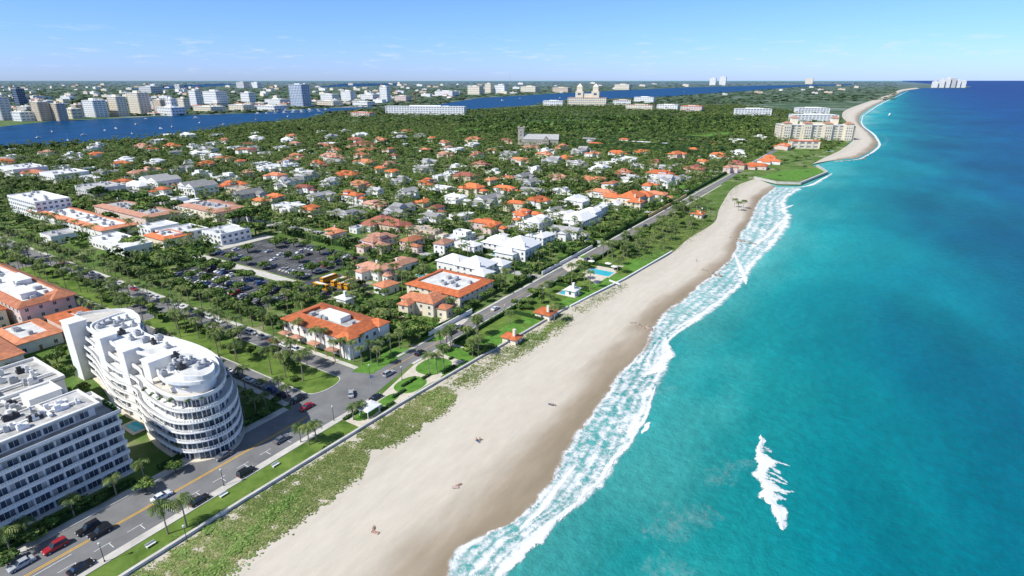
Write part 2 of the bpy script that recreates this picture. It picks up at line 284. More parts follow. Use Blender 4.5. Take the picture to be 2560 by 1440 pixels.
# occupancy map for planting
GX,GY,RES=-1800.,-50.,2.5; NX,NY=1260,980; occ=np.zeros((NX,NY),bool)
def pip(x,y,poly):
    ins=np.zeros(np.shape(x),bool); n=len(poly)
    for i in range(n):
        x0,y0=poly[i][0],poly[i][1]; x1,y1=poly[(i+1)%n][0],poly[(i+1)%n][1]
        if y0==y1: continue
        c=((y0>y)!=(y1>y))&(x<(x1-x0)*(y-y0)/(y1-y0)+x0); ins^=c
    return ins
def mark(poly,mg=0):
    p=np.array([(q[0],q[1]) for q in poly]); c=p.mean(0)
    if mg:
        d=p-c; p=c+d*(1+mg/np.maximum(1e-3,np.linalg.norm(d,axis=1)))[:,None]
    i0,j0=np.maximum(((p.min(0)-(GX,GY))/RES).astype(int),0); i1,j1=np.minimum(((p.max(0)-(GX,GY))/RES).astype(int)+2,(NX,NY))
    if i1<=i0 or j1<=j0: return
    xs=GX+(np.arange(i0,i1)+.5)*RES; ys=GY+(np.arange(j0,j1)+.5)*RES; X,Y=np.meshgrid(xs,ys,indexing='ij')
    occ[i0:i1,j0:j1]|=pip(X,Y,p.tolist())
def free(x,y):
    i,j=int((x-GX)/RES),int((y-GY)/RES)
    return 0<=i<NX and 0<=j<NY and not occ[i,j]
def strip(name,a,b,na,zs,us,mat):     # a,b: matching world polylines; zs/us across profile
    A=np.array([(q[0],q[1]) for q in a]); B=np.array([(q[0],q[1]) for q in b]); m=len(us)
    v=[];f=[];u=[]
    for i in range(len(A)):
        for j in range(m):
            p=A[i]*(1-us[j])+B[i]*us[j]; v.append((p[0],p[1],zs[j])); u.append(us[j])
    for i in range(len(A)-1):
        for j in range(m-1): k=i*m+j; f.append((k,k+1,k+m+1,k+m))
    me=bpy.data.meshes.new(name); me.from_pydata(v,[],f); me.materials.append(mat)
    at=me.attributes.new('u','FLOAT','POINT'); at.data.foreach_set('value',u); me.polygons.foreach_set('use_smooth',[True]*len(f)); me.update()
    o=obj(name,me); return struct(o)
def catmull(pl,k=6):
    p=[Vector((q[0],q[1])) for q in pl]; out=[]
    for i in range(len(p)-1):
        a,b,c,d=p[max(0,i-1)],p[i],p[i+1],p[min(len(p)-1,i+2)]
        for j in range(k):
            t=j/k; out.append(.5*((2*b)+(c-a)*t+(2*a-5*b+4*c-d)*t*t+(3*b-a-3*c+d)*t**3))
    return out+[p[-1]]
# ---------------------------------------------------------------- sea, land, beach
struct(MB().add([(-90000,-3000,-.6),(90000,-3000,-.6),(90000,90000,-.6),(-90000,90000,-.6)],[(0,1,2,3)]).build('sea',sea))
water1=[(1100,1560),(1122,1440),(1140,1385),(1210,1342),(1300,1295),(1385,1200),(1430,1110),(1490,1030),(1560,930),(1620,870),(1650,800),(1700,760),(1745,720),(1790,690),(1835,640),(1850,590),(1880,545),(1900,500),(1940,468)]
water2=[(2070,404),(2110,398),(2150,392),(2192,362),(2182,340),(2150,308),(2155,285),(2190,262),(2230,243),(2262,227.5),(2300,221.5)]
inner1=[(60,1600),(330,1440),(480,1345),(605,1265),(880,1095),(1000,1020),(1100,960),(1200,902),(1310,840),(1420,775),(1490,740),(1560,705),(1620,670),(1680,635),(1720,600),(1785,558),(1800,520),(1835,470),(1890,448)]
inner2=[(2030,412),(2060,396),(2105,374),(2135,345),(2122,312),(2105,290),(2120,273),(2175,253),(2222,237),(2252,224.5),(2290,219.5)]
W1=pxp(water1,-.6); I1=pxp(inner1); W2=pxp(water2,-.6); I2=pxp(inner2)
A1=[ST(-1.,-1.2).xy]+catmull(I1,6); B1=[ST(-.6,-.62).xy]+catmull(W1,6)
us=[0,.12,.25,.38,.5,.6,.7,.8,.9,1,1.15,1.4]; zs=[.62,.6,.55,.5,.42,.33,.2,.02,-.28,-.6,-1.0,-1.6]
strip('beach',A1,B1,0,zs,us,sand); strip('beach',catmull(I2,6),catmull(W2,6),0,[.9,.88,.85,.8,.7,.6,.5,.3,0,-.6,-1.4,-2.],us,sand)
land=[tuple(ST(-1.,-1.2).xy)]+[tuple(p) for p in I1]+[P(1905,452).xy.to_tuple(),P(1945,462).xy.to_tuple(),P(2000,463).xy.to_tuple(),P(2070,434).xy.to_tuple(),P(2040,416).xy.to_tuple()]+[tuple(p) for p in I2]+[P(2330,220.5).xy.to_tuple(),P(2412,220).xy.to_tuple(),P(2430,216).xy.to_tuple(),P(2330,210).xy.to_tuple(),P(2250,203.2).xy.to_tuple(),(-80000,80000),(-80000,-400)]
land=[(float(a),float(b)) for a,b in land]
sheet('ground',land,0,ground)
foam_o=[(1240,1560),(1280,1440),(1360,1360),(1434,1290),(1510,1225),(1565,1150),(1615,1070),(1650,985),(1688,905),(1682,848),(1770,795),(1866,715),(1902,655),(1960,600),(1988,548),(1974,500),(2012,472)]
foam_i=[(1092,1560),(1105,1440),(1122,1382),(1195,1338),(1284,1296),(1366,1200),(1412,1110),(1472,1032),(1542,932),(1606,870),(1636,800),(1730,722),(1822,645),(1840,592),(1870,547),(1892,502),(1933,468)]
us2=[0,.1,.2,.3,.4,.5,.6,.7,.8,.9,1.]
strip('surf',catmull(pxp(foam_i,-.45),6),catmull(pxp(foam_o,-.5),6),0,[-.2,-.4,-.53,-.56,-.56,-.56,-.55,-.52,-.46,-.53,-.57],us2,foamM)
def ribbon(name,pl,w,hgt,mat,z=-.54,jag=.3,taper=.6,k=8):
    c=catmull(pxp(pl,z),k); n=len(c); a=[];b=[]
    for i in range(n):
        d=(c[min(n-1,i+1)]-c[max(0,i-1)]).normalized(); q=Vector((-d.y,d.x)); f=i/(n-1); e=max(.04,math.sin(math.pi*min(1,max(0,f)))**taper); ww=w*e*(1-jag*.5+jag*rnd.random()); sh=q*w*.08*(math.sin(i*.7)+rnd.uniform(-.6,.6))
        a.append(c[i]-q*ww*.35+sh); b.append(c[i]+q*ww*.65+sh)
    strip(name,a,b,0,[z,z+hgt*.5,z+hgt,z+hgt*.7,z+hgt*.3,z+hgt*.1,z],[0,.17,.33,.5,.67,.83,1.],mat)
# the lone breaker: a thin ragged crest with streaks trailing to its right
ribbon('breaking_wave',[(1902,1090),(1898,1120),(1904,1150),(1899,1185),(1912,1215),(1918,1245),(1940,1280),(1960,1328)],4.6,.5,crestM,jag=.9,taper=.45,k=5)
for x,y,dx,dy in ((1906,1118,22,14),(1908,1140,36,20),(1908,1160,44,26),(1910,1178,60,30),(1914,1196,54,16),(1918,1212,50,26),(1926,1240,40,10),(1936,1266,30,8),(1912,1150,64,16),(1920,1225,66,6)):
    ribbon('breaking_wave',[(x,y),(x+dx*.5,y+dy*.35),(x+dx,y+dy)],rnd.uniform(1.1,2.2),.08,streakM,jag=.8,k=5)
ribbon('breaking_wave',[(1532,1158),(1574,1105),(1614,1040),(1640,965)],2.6,.3,waveM)
ribbon('breaking_wave',[(1606,1085),(1618,1068),(1624,1055)],1.8,.15,crestM)
ribbon('breaking_wave',[(1250,1450),(1300,1385),(1350,1345),(1405,1285)],4.6,.4,waveM)
ribbon('breaking_wave',[(1400,1305),(1450,1248),(1500,1200),(1530,1160)],2.6,.3,waveM)
ribbon('breaking_wave',[(1300,1330),(1370,1250),(1440,1160)],2.4,.1,waveM)
ribbon('breaking_wave',[(1612,945),(1645,915),(1670,885),(1664,842)],7.,.3,waveM)
ribbon('breaking_wave',[(1690,825),(1760,780),(1810,745)],3.4,.2,waveM)
ribbon('breaking_wave',[(1834,632),(1852,675),(1866,712)],3.,.25,crestM)
ribbon('breaking_wave',[(1880,622),(1925,583),(1972,540)],5.5,.3,waveM)
ribbon('breaking_wave',[(1945,528),(1982,512)],5.,.2,waveM)
ribbon('lace_foam',[(1600,1425),(1650,1438),(1700,1440),(1740,1425)],11.,.02,laceM)
ribbon('lace_foam',[(1770,1215),(1830,1185),(1880,1150)],9,.02,laceM); ribbon('lace_foam',[(1610,1345),(1690,1325),(1750,1300),(1810,1290)],12,.02,laceM); ribbon('lace_foam',[(1650,985),(1690,965)],6,.02,laceM)
ribbon('surf',[(2080,433),(2052,450),(2015,466),(1950,470)],5,.2,waveM); ribbon('surf',[(2085,404),(2155,395),(2198,364),(2186,338),(2154,308),(2160,285)],6,.2,waveM); ribbon('surf',[(2158,290),(2198,262),(2238,243),(2272,227)],8,.2,waveM); ribbon('surf',[(2195,304),(2240,310)],6,.2,laceM); ribbon('surf',[(2185,330),(2215,345),(2200,372)],9,.2,laceM)
# lagoon
lag_n=[(-500,376),(0,369),(120,366),(330,351),(480,331),(620,309),(760,296),(840,280),(930,272),(1080,268),(1180,274),(1330,263),(1420,250),(1620,245),(1900,225),(2000,217),(2130,213)]
lag_f=[(2130,210),(1900,214),(1700,219),(1430,232),(1200,245),(1130,256),(1080,264),(960,269),(900,268),(780,272),(640,283),(480,288),(400,291),(130,303),(0,317),(-500,332)]
LAGPX=lag_n+lag_f
sheet('lagoon',pxp(LAGPX),.25,lagoonm)
for i,l in enumerate([[(780,219),(860,209),(1000,208),(1010,213),(900,216)],[(300,226),(420,214),(560,209),(600,212),(430,222)],[(-40,248),(60,240),(140,243),(110,250),(0,256)]]): sheet('lake',pxp(l),.3,lagoonm)
# ---------------------------------------------------------------- roads: wide south of the junction, narrow beyond it
RL,RR=-1.465,-1.30; RL2,RR2=-1.428,-1.352; SJ=1.30
sheet('shore_road',stp([(-1.2,RL),(SJ-.03,RL),(SJ+.1,RL2),(3.,RL2),(6.,RL2-.012),(9.6,RL2-.03),(9.6,RR2-.03),(6.,RR2-.012),(3.,RR2),(SJ+.1,RR2),(SJ-.16,RR),(-1.2,RR)]),.02,asphalt); mark(rect(-1.2,SJ+.1,RL-.03,RR+.03)); mark(rect(SJ,9.6,RL2-.015,RR2+.01))
B0,B1,B2,B3=.975,1.042,1.182,1.25
sheet('boulevard',stp([(B0,-8),(B0,RL-.03),(B0-.025,RL+.001),(B3+.02,RL+.001),(B3,RL-.03),(B3,-8)]),.028,asphalt); mark(rect(B0-.04,B3+.04,-8,RL))
slab('pavement',rect(-1.2,B0-.03,RL-.028,RL-.001),0,.13,conc); slab('pavement',rect(SJ+.11,9.,RL2-.014,RL2-.001),0,.13,conc)
slab('pavement',rect(-1.2,SJ-.16,RR+.001,RR+.024),0,.13,conc); slab('pavement',rect(SJ+.1,6.,RR2+.001,RR2+.013),0,.13,conc)
slab('pavement',rect(B3+.003,B3+.022,-6,RL-.03),0,.13,conc); slab('pavement',rect(B0-.024,B0-.003,-6,RL-.03),0,.13,conc)
def tline(t,s0,s1,w,mat,name='road_marking',z=.036): sheet(name,rect(s0,s1,t-w/H/2,t+w/H/2),z,mat)
for t in (-1.386,-1.381): tline(t,-1.2,.95,.22,yellow)
tline(-1.39,1.28,6.,.18,yellow)
k=-1.0
while k<.9:
    tline(-1.335,k,k+.035,.14,wpaint); k+=.07
k=-1.
while k<.9: sheet('road_marking',rect(k,k+.0016,-1.335,-1.312),.036,wpaint); k+=.068
sheet('road_marking',rect(B0+.004,B1-.02,-1.5,-1.495),.038,wpaint)
tline(-1.37,.1,.3,.14,wpaint)
def median(t0,t1):
    r=(B2-B1)/2; c=(B1+B2)/2; pts=[(B1,t0)]+[(c-r*math.cos(a),t1-r*.55+r*.55*math.sin(a)) for a in [math.pi*i/14 for i in range(15)]]+[(B2,t0)]
    p=ccw([tuple(q) for q in stp(pts)]); slab('kerb',p,0,.14,conc); sheet('median_lawn',offset(p,.35),.147,lawnm)
median(-2.62,-1.462); median(-4.0,-2.85); median(-6,-4.15)
for s,t0,t1 in ((2.52,-6,-1.45),(3.35,-6,-1.45),(4.4,-6,-1.45),(5.5,-7,-1.45),(6.9,-8,-1.47)):
    sheet('side_street',rect(s-.03,s+.03,t0,t1),.012,paveroad); mark(rect(s-.036,s+.033,t0,t1))
for t in (-2.2,-3.7,-5.2): sheet('side_street',rect(2.35,8.5,t-.028,t+.028),.016,paveroad); mark(rect(2.35,8.5,t-.03,t+.03))
# verge, gardens, lawns on the ocean side
sheet('verge_lawn',stp([(-1.2,RR+.026),(1.0,RR+.026),(1.0,-1.178),(.3,-1.186),(-1.2,-1.19)]),.03,lawnm)
sheet('garden_paving',stp([(1.0,RR+.026),(SJ-.16,RR+.026),(SJ+.1,RR2+.015),(1.62,RR2+.015),(1.62,-1.145),(1.0,-1.178)]),.03,mulch)
sheet('promenade',stp([(-1.2,-1.198),(.3,-1.196),(.95,-1.188),(.95,-1.178),(.3,-1.186),(-1.2,-1.188)]),.05,conc)
for s0,s1,t0,t1 in ((1.02,1.11,-1.265,-1.215),(1.12,1.21,-1.262,-1.22),(1.04,1.17,-1.205,-1.18),(1.22,1.34,-1.295,-1.2),(1.36,1.5,-1.325,-1.21),(1.37,1.53,-1.2,-1.165),(1.52,1.61,-1.325,-1.16),(1.2,1.35,-1.197,-1.172)):
    c=[(s0,t0),(s0,t1),(s1,t1),(s1,t0)]; sheet('garden_lawn',smoothpoly([tuple(p) for p in stp(c)],2),.045,lush)
sheet('beach_lot_ground',stp([(1.62,RR2+.015),(4.4,RR2+.015),(4.4,-1.02),(3.4,-1.0),(2.4,-1.1),(1.62,-1.14)]),.02,lawnm)
for l in ([(1165,872),(1285,803),(1335,832),(1235,885)],[(1300,800),(1345,772),(1350,805),(1330,820)],[(1385,765),(1450,722),(1530,735),(1440,785)],[(1470,715),(1535,684),(1590,700),(1530,730)],[(1555,662),(1645,622),(1680,640),(1600,692)],[(1405,640),(1440,622),(1470,640),(1430,660)],[(1890,445),(1960,426),(2055,420),(2066,430),(1990,452),(1930,446)],[(1100,830),(1160,800),(1120,840)],[(1040,860),(1080,800),(1130,805),(1110,850)],[(880,930),(960,870),(1040,870),(930,935)]):
    sheet('lawn',pxp(l),.06+.001*len(l)+rnd.random()*.01,lush); mark(pxp(l))
for l in ([(1390,790),(1430,770),(1480,745),(1440,790)],[(1095,800),(1150,780),(1170,800),(1110,850)],[(1460,690),(1500,660),(1560,665),(1490,712)],[(1395,660),(1440,640),(1480,655),(1420,680)]): sheet('terrace',pxp(l),.085+rnd.random()*.01,mulch); mark(pxp(l))
for l in ([(1130,326),(1285,318),(1290,325),(1140,334)],[(1430,328),(1640,317),(1660,323),(1450,336)],[(1660,345),(1820,330),(1840,338),(1690,352)],[(1300,305),(1500,299),(1520,304),(1320,311)]): sheet('fairway',pxp(l),.05,lush); mark(pxp(l))
# parking lots
UL=rect(1.79,2.28,-3.38,-2.48); LLt=rect(1.44,1.70,-3.2,-2.3); BL=rect(1.64,1.97,-2.455,-2.18)
sheet('parking_lot',UL,.02,asph2); sheet('parking_lot',LLt,.021,asph2); sheet('parking_lot',BL,.022,asph2); sheet('parking_path',rect(1.715,1.775,-3.45,-2.47),.03,conc); sheet('parking_path',rect(1.9,2.28,-3.50,-3.39),.03,conc)
for l in (UL,LLt,BL,rect(1.7,1.785,-3.45,-2.42),rect(1.9,2.28,-3.5,-3.37)): mark(l)
bay=[]
for lot,(s0,s1,t0,t1) in (('u',(1.82,2.27,-3.34,-2.51)),('l',(1.455,1.69,-3.15,-2.34))):
    ns=5 if lot=='u' else 3
    for r in range(ns):
        s=s0+(s1-s0)*(r+.3)/ns; t=t0
        while t<t1:
            sheet('parking_marking',rect(s-.026,s+.026,t-.0008,t+.0008),.034,wpaint) if rnd.random()<.8 else None
            bay.append((lot,s,t+.0145)); t+=.029
# ---------------------------------------------------------------- windows, doors
wb=MB(); wb.box(-.5,.5,-.07,-.02,.42,.5); wb.box(-.5,.5,-.09,-.02,-.5,-.42); wb.box(-.5,-.42,-.07,-.02,-.42,.42); wb.box(.42,.5,-.07,-.02,-.42,.42); wb.box(-.025,.025,-.06,-.02,-.42,.42); wb.box(-.43,.43,-.035,-.01,-.43,.43,1)
WIN=wb.mesh('window',[frame,glass])
WINB=[]
for g1,g2,g3 in ((dglass,dglass,dglass),(dglass,dglass,lglass),(dglass,lglass,dglass),(lglass,dglass,dglass),(curtain,dglass,lglass),(dglass,dglass,curtain)):
    wb=MB(); wb.box(-.5,.5,-.06,-.02,.46,.5); wb.box(-.5,.5,-.06,-.02,-.5,-.47); wb.box(-.5,-.47,-.06,-.02,-.47,.46); wb.box(.47,.5,-.06,-.02,-.47,.46)
    for q in (-.165,.165): wb.box(q-.012,q+.012,-.06,-.02,-.47,.46)
    for i,q in enumerate((-.48,-.163,.167)): wb.box(q,q+.313,-.035,-.01,-.48,.48,1+i)
    WINB.append(wb.mesh('window',[frame,g1,g2,g3]))
wb=MB(); wb.box(-.5,.5,-.07,-.02,.9,1.); wb.box(-.5,-.4,-.07,-.02,0,.9); wb.box(.4,.5,-.07,-.02,0,.9); wb.box(-.41,.41,-.04,-.01,.01,.91,1); DOOR=wb.mesh('door',[frame,wood])
FACES=((0,-1,0),(1,0,R(90)),(0,1,R(180)),(-1,0,R(-90)))
def vis(loc,rz,nx,ny):
    wx,wy=nx*math.cos(rz)-ny*math.sin(rz),nx*math.sin(rz)+ny*math.cos(rz); return wx*(-loc[0])+wy*(-loc[1])>0
def windows(par,loc,rz,x0,x1,y0,y1,zl,step,w,h,door=False):
    for nx,ny,fr in FACES:
        if not vis(loc,rz,nx,ny): continue
        ln=(x1-x0) if ny else (y1-y0); n=max(1,int(ln/step))
        for i in range(n):
            c=-ln/2+ln*(i+.5)/n
            for z in zl:
                px=(x0+x1)/2+(c if ny else 0)+(nx*(x1-x0)/2); py=(y0+y1)/2+(c if nx else 0)+(ny*(y1-y0)/2)
                if door and i==n//2 and z==zl[0] and ny: obj('door',DOOR,par,(px,py,0),fr,(1.2,1,2.2)); door=False; continue
                obj('window',WIN,par,(px,py,z),fr,(w,1,h))
# ---------------------------------------------------------------- houses
WALLS={'o':[white,cream,white,pink],'r':[white,tan],'p':[white,pink],'w':[white],'g':[white,greyw],'t':[tan],'W':[white]}
ROOFS={'o':orange,'r':red,'p':terra,'w':wroof,'g':groof,'t':troof,'W':wtile}
LOOK={'o':'orange tile roofed house','r':'dark red roofed house','p':'faded terracotta roofed house','w':'white flat roofed house','g':'grey gable roofed house','t':'tan flat roofed house','W':'white hip roofed house'}
HPOS=[]
def house(px,py,wpx,c,label=None,far=False,hh=None,rot=None,zc=5.):
    q=P(px,py,zc); loc=Vector((q.x,q.y,0)); d=proj(q.x,q.y,zc)[2]; sc=F/d; W=max(9,min(44,wpx/sc*(.98 if py>430 else .92)*rnd.uniform(.85,1.12))); D=max(7.5,min(15,W*rnd.uniform(.36,.58)))
    rz=((AS if rnd.random()<.5 else AS-math.pi/2)+rnd.uniform(-.14,.14)) if rot is None else rot
    e=empty('house',loc,rz); HPOS.append((loc.x,loc.y,W))
    wall=MB(); roof=MB(); h=hh or rnd.choice([3.8,5.4,6.2]); blocks=[(-W/2,W/2,-D/2,D/2,h)]
    if W>11:
        a=rnd.uniform(.28,.4)*W; x0=rnd.choice([-W/2+.4,W/2-a-.4]); sy=rnd.choice([-1,1]); l=rnd.uniform(3.5,8); h2=h-rnd.choice([.4,1.6]) if h>4 else h-.3
        blocks.append((x0,x0+a,-D/2-l,0,h2) if sy<0 else (x0,x0+a,0,D/2+l,h2))
        if W>15: 
            b=W*.3; x1=-W/2+rnd.uniform(0,W-b); blocks.append((x1,x1+b,-D/2+.6,D/2-.6,h+2.2) if rnd.random()<.4 else (x1,x1+b,-D/2-5.,.2,h-.7))
            b2=W*.25; x2=-W/2+rnd.uniform(.1,W-b2-.1); blocks.append((x2,x2+b2,-.3,D/2+rnd.uniform(3.,8.),h-.55))
            sg=rnd.choice([-1,1]); xx=sg*(W/2); blocks.append((min(xx-.2*sg,xx+5.5*sg),max(xx-.2*sg,xx+5.5*sg),-D*.3,D*.35,max(3.,h-2.1)))
    flat=c in 'wt'; wm=rnd.choice(WALLS[c]); full=d<420; mid=d<760; rmat=rnd.choice([orange,orange,salmon]) if c=='o' else ROOFS[c]
    for bi,(x0,x1,y0,y1,hb) in enumerate(blocks):
        if flat:
            hb+=bi*.013; o_=[(x0,y0),(x1,y0),(x1,y1),(x0,y1)]; i_=[(x0+.3,y0+.3),(x1-.3,y0+.3),(x1-.3,y1-.3),(x0+.3,y1-.3)]
            wall.ring(o_,i_,0,hb); roof.box(x0+.3,x1-.3,y0+.3,y1-.3,hb-.9,hb-.45,0,False)
            if rnd.random()<.7: bx,by=rnd.uniform(x0+1,x1-3),rnd.uniform(y0+1,y1-3); roof.box(bx,bx+1.8,by,by+1.4,hb-.45,hb+.7,1,False)
        else:
            wall.box(x0,x1,y0,y1,0,hb,0,False); roof.hip(x0,x1,y0,y1,hb,min(x1-x0,y1-y0)*rnd.uniform(.22,.3),.55,0,gable=(c=='g'),mw=1)
        if full or (mid and hb==h): windows(e,loc,rz,x0,x1,y0,y1,[1.5]+([4.3] if hb>5 else []),3.4 if full else 5.,1.3,1.5,door=full and hb==h)
    wall.build('wall',wm,e); r=roof.build('roof',[rmat,wm if not flat else steel],e)
    if not flat and rnd.random()<.5: MB().box(-.5,.5,-.4,.4,0,2.3,0,False).box(-.6,.6,-.5,.5,2.3,2.5).build('chimney',wm,r,loc=(rnd.uniform(-W/4,W/4),D*.25,h+.3))
    a,b=math.cos(rz),math.sin(rz); Rr=lambda x,y:(loc.x+x*a-y*b,loc.y+x*b+y*a)
    m=.8
    for x0,x1,y0,y1,hb in blocks: mark([Rr(x,y) for x,y in ((x0-m,y0-m),(x1+m,y0-m),(x1+m,y1+m),(x0-m,y1+m))])
    v=Vector((loc.x,loc.y)).normalized(); n=Vector((v.y,-v.x)); c0=Vector((loc.x,loc.y)); g=5.+d*.010
    mark([tuple(c0+n*W*.4),tuple(c0-n*W*.4),tuple(c0-n*W*.32-v*(D/2+g)),tuple(c0+n*W*.32-v*(D/2+g))])
    if d<1000 and rnd.random()<.55:                        # a garden lawn on the near side
        sd_=-1 if vis(loc,rz,0,-1) else 1; y0=sd_*(D/2+1); y1=sd_*(D/2+rnd.uniform(8,13)); x0=rnd.uniform(-.5,-.2)*W; x1=rnd.uniform(.25,.55)*W
        l=[Rr(x,y) for x,y in ((x0,y0),(x1,y0),(x1,y1),(x0,y1))]
        if all(free(*p) for p in l[2:]): sheet('garden_lawn',l,.045+rnd.random()*.02,rnd.choice([lush,lush,lawnm])); mark(l)
    if label: tag(e,label,'house','houses of the island town')
    else: pend(e,LOOK[c],'house','houses of the island town')
    return e
HL="""838,572,52,o 950,600,80,p 1140,585,84,w 1215,560,90,o 1060,572,84,t 970,552,110,r 1082,540,46,g 935,668,95,p 1010,650,80,p 965,704,52,o 1055,752,92,o 1250,592,62,W 1415,575,72,g 1462,542,105,W 1180,612,50,W
1505,482,60,o 1640,485,58,o 1222,497,84,g 1140,495,62,W 1182,470,56,o 1262,472,50,o 1385,522,50,g 1000,522,84,g 862,530,62,g 775,520,48,o 800,490,60,g 722,512,92,w 690,490,40,o 650,497,44,o 545,512,80,p 482,525,60,w
600,470,70,t 870,432,62,o 795,408,38,o 722,410,44,w 650,408,40,w 560,396,34,o 505,432,44,w 952,420,34,o 1140,412,62,w 1192,388,40,o 1165,440,50,r 1242,424,44,w 1297,400,40,o 1360,386,50,o 1415,392,44,o 1440,410,52,g 1502,420,60,W 1560,396,72,w 1542,381,40,o 1480,443,66,o
1580,442,40,g 1650,436,62,o 1640,402,44,r 1690,386,44,o 1735,420,62,r 1840,408,60,r 1890,411,52,o 1922,396,60,o 1845,380,52,W 1795,388,40,o 1065,455,42,o 1000,450,44,g 940,475,40,g 1060,500,44,o 1440,500,52,W 1330,470,50,g 1310,440,40,g
950,350,32,o 1015,326,30,o 990,331,26,w 862,326,26,g 830,342,30,g 700,366,32,w 762,372,30,w 900,386,34,o 985,386,30,r 1060,371,30,o 1140,372,42,w 1070,400,40,g 470,402,34,w 600,403,32,o 332,391,30,w 240,386,34,o 30,372,34,w 420,333,28,w 300,410,36,o 380,420,40,p 770,440,44,g 690,440,46,o 620,430,40,p 560,440,48,w 930,505,52,p 900,460,44,o 1100,440,42,w 1020,480,50,g 1290,510,48,o 1350,555,60,W 1110,610,52,p 1530,460,40,o 1590,410,34,g 1700,440,44,g 1760,400,36,o 1820,420,40,p 640,340,24,w 560,350,26,o 480,365,28,w 380,370,28,o 180,395,34,g 120,380,30,p 730,340,24,o 800,325,22,w 880,365,28,p 1010,360,26,w 1080,345,24,o 1230,372,30,o 1260,390,32,g 1480,385,34,o 1600,375,34,o 1660,360,30,w 1720,365,34,o 1560,350,26,o 1960,365,34,o 1900,340,30,w 840,400,36,g 980,430,40,o 1230,450,40,o 1390,440,44,p 1400,470,46,w 1560,430,40,o 1620,465,44,o 880,490,50,o 1090,520,44,r 1310,535,50,o 760,470,44,r 830,455,40,g 1200,410,36,r 1330,420,38,w 1270,440,40,o 740,388,34,o 660,380,30,g 440,380,30,g 150,415,40,w 260,430,44,g
1340,500,54,o 1420,530,50,W 1500,520,56,w 1360,590,50,W 1030,600,52,o 1160,530,50,w 1540,505,40,W 900,560,46,w"""
for it in HL.split():
    x,y,w,c=it.split(','); house(float(x),float(y),float(w),c)
# ---------------------------------------------------------------- larger buildings
def ringroof(name,s0,s1,t0,t1,h,rw,wm,rm,label,floors=2,step=3.6,rise=1.6,cat='building',win=True):
    loc=ST(s0,t1); e=empty(name,loc,AS); X=(s1-s0)*H; Y=(t1-t0)*H
    MB().box(0,X,0,Y,0,h,0,False).build('wall',wm,e)
    ov=.7; o=[(-ov,-ov),(X+ov,-ov),(X+ov,Y+ov),(-ov,Y+ov)]; i=[(rw,rw),(X-rw,rw),(X-rw,Y-rw),(rw,Y-rw)]
    m=MB(); v=[(x,y,h) for x,y in o]+[(x,y,h+.25) for x,y in o]+[(x,y,h+.25+rise) for x,y in i]+[(x,y,h+.3) for x,y in i]
    f=[(3,2,1,0)]
    for k in range(4): j=(k+1)%4; f+=[(k,j,4+j,4+k),(4+k,4+j,8+j,8+k),(8+k,8+j,12+j,12+k)]
    m.add(v,f).build('tiled_roof',rm,e)
    fr=MB().box(rw+.01,X-rw-.01,rw+.01,Y-rw-.01,h+.2,h+.7,0,False).build('flat_roof',gravel if rw>4 else wroof,e)
    for k in range(int(X*Y/90)+1):
        ww=rnd.uniform(1.2,2.6); bx,by=rnd.uniform(rw+1,max(rw+1.1,X-rw-4)),rnd.uniform(rw+1,max(rw+1.1,Y-rw-4)); MB().box(bx,bx+ww,by,by+1.5,h+.7,h+1.6+rnd.random(),0,False).box(bx+.2,bx+ww-.2,by+.2,by+1.3,h+.69,h+2.0).build('air_conditioner',steel,fr)
    if win: windows(e,loc,AS,0,X,0,Y,[1.6+3.3*k for k in range(floors)],step,1.4,1.7,door=True)
    mark(rect(s0-.03,s1+.03,t0-.03,t1+.03)); tag(e,label,cat); return e
D=ringroof('mansion',1.30,1.50,-1.96,-1.58,7.4,5.2,white,orange,'large white mansion with orange tiled roof around a flat top at the corner',2,3.4)
for x0,x1 in ((-.6,4.),(14.5,19.6)): MB().box(x0,x1,-1.6,4,0,7.6,0,False).build('wing',white,D); MB().hip(x0,x1,-1.6,5,7.6,1.7,.5).build('wing_roof',orange,D)
MB().box(8,13,12,24,7.9,10.2,0,False).build('roof_house',white,D)
for i,(x,y) in enumerate(((-2.5,6),(-2.5,16),(-2.5,26),(-2.5,33))): MB().hip(x-1,x+1.6,y-2,y+2,2.9,.5,.3).box(x-.9,x-.7,y-1.8,y-1.6,0,2.9).box(x-.9,x-.7,y+1.6,y+1.8,0,2.9).build('porch',terra,D)
Cb=ringroof('arcade_building',.735,.935,-3.9,-2.93,9.6,2.6,pink,salmon,'pink arcade building with a wide white roof edged in orange tile',3,4.)
for x0,x1,y0,y1,hh in ((4,9,8,20,12.6),(10,15,30,44,12.2),(5,11,60,76,12.8)): MB().box(x0,x1,y0,y1,9.9,hh,0,False).box(x0-.3,x1+.3,y0-.3,y1+.3,hh,hh+.4).build('roof_house',white,Cb)
MB().hip(11,19.4,-1.5,8,9.9,2.6,.6).build('corner_roof',salmon,Cb)
Cc_=ringroof('arcade_building',.50,.715,-4.0,-3.02,8.2,2.2,cream,orange,'cream arcade with a white roof and orange edge left of the pink arcade',2,4.)
MB().hip(2,9,2,40,8.7,2.4,.3).build('ridge_roof',orange,Cc_); MB().box(12,18,10,22,8.5,11,0,False).build('roof_house',white,Cc_)
ringroof('arcade_building',.80,.93,-2.87,-2.62,5.2,5.4,pink,orange,'low arcade with broad orange tiled roofs beside the curved condominium',1,4.,1.3)
ringroof('arcade_building',.62,.775,-2.9,-2.66,4.4,3.,white,salmon,'low white flat roofed store with thin tile rim between orange arcades',1,4.,.9)
ringroof('arcade_building',.44,.60,-2.85,-2.5,6.4,5.,white,salmon,'white low arcade with an orange rim left of the pink low arcade',1,4.,1.5)
ringroof('arcade_building',.1,.40,-3.3,-2.45,6.,5.,white,orange,'low orange roofed arcade at the left edge behind the condominiums',1,4.,1.3)
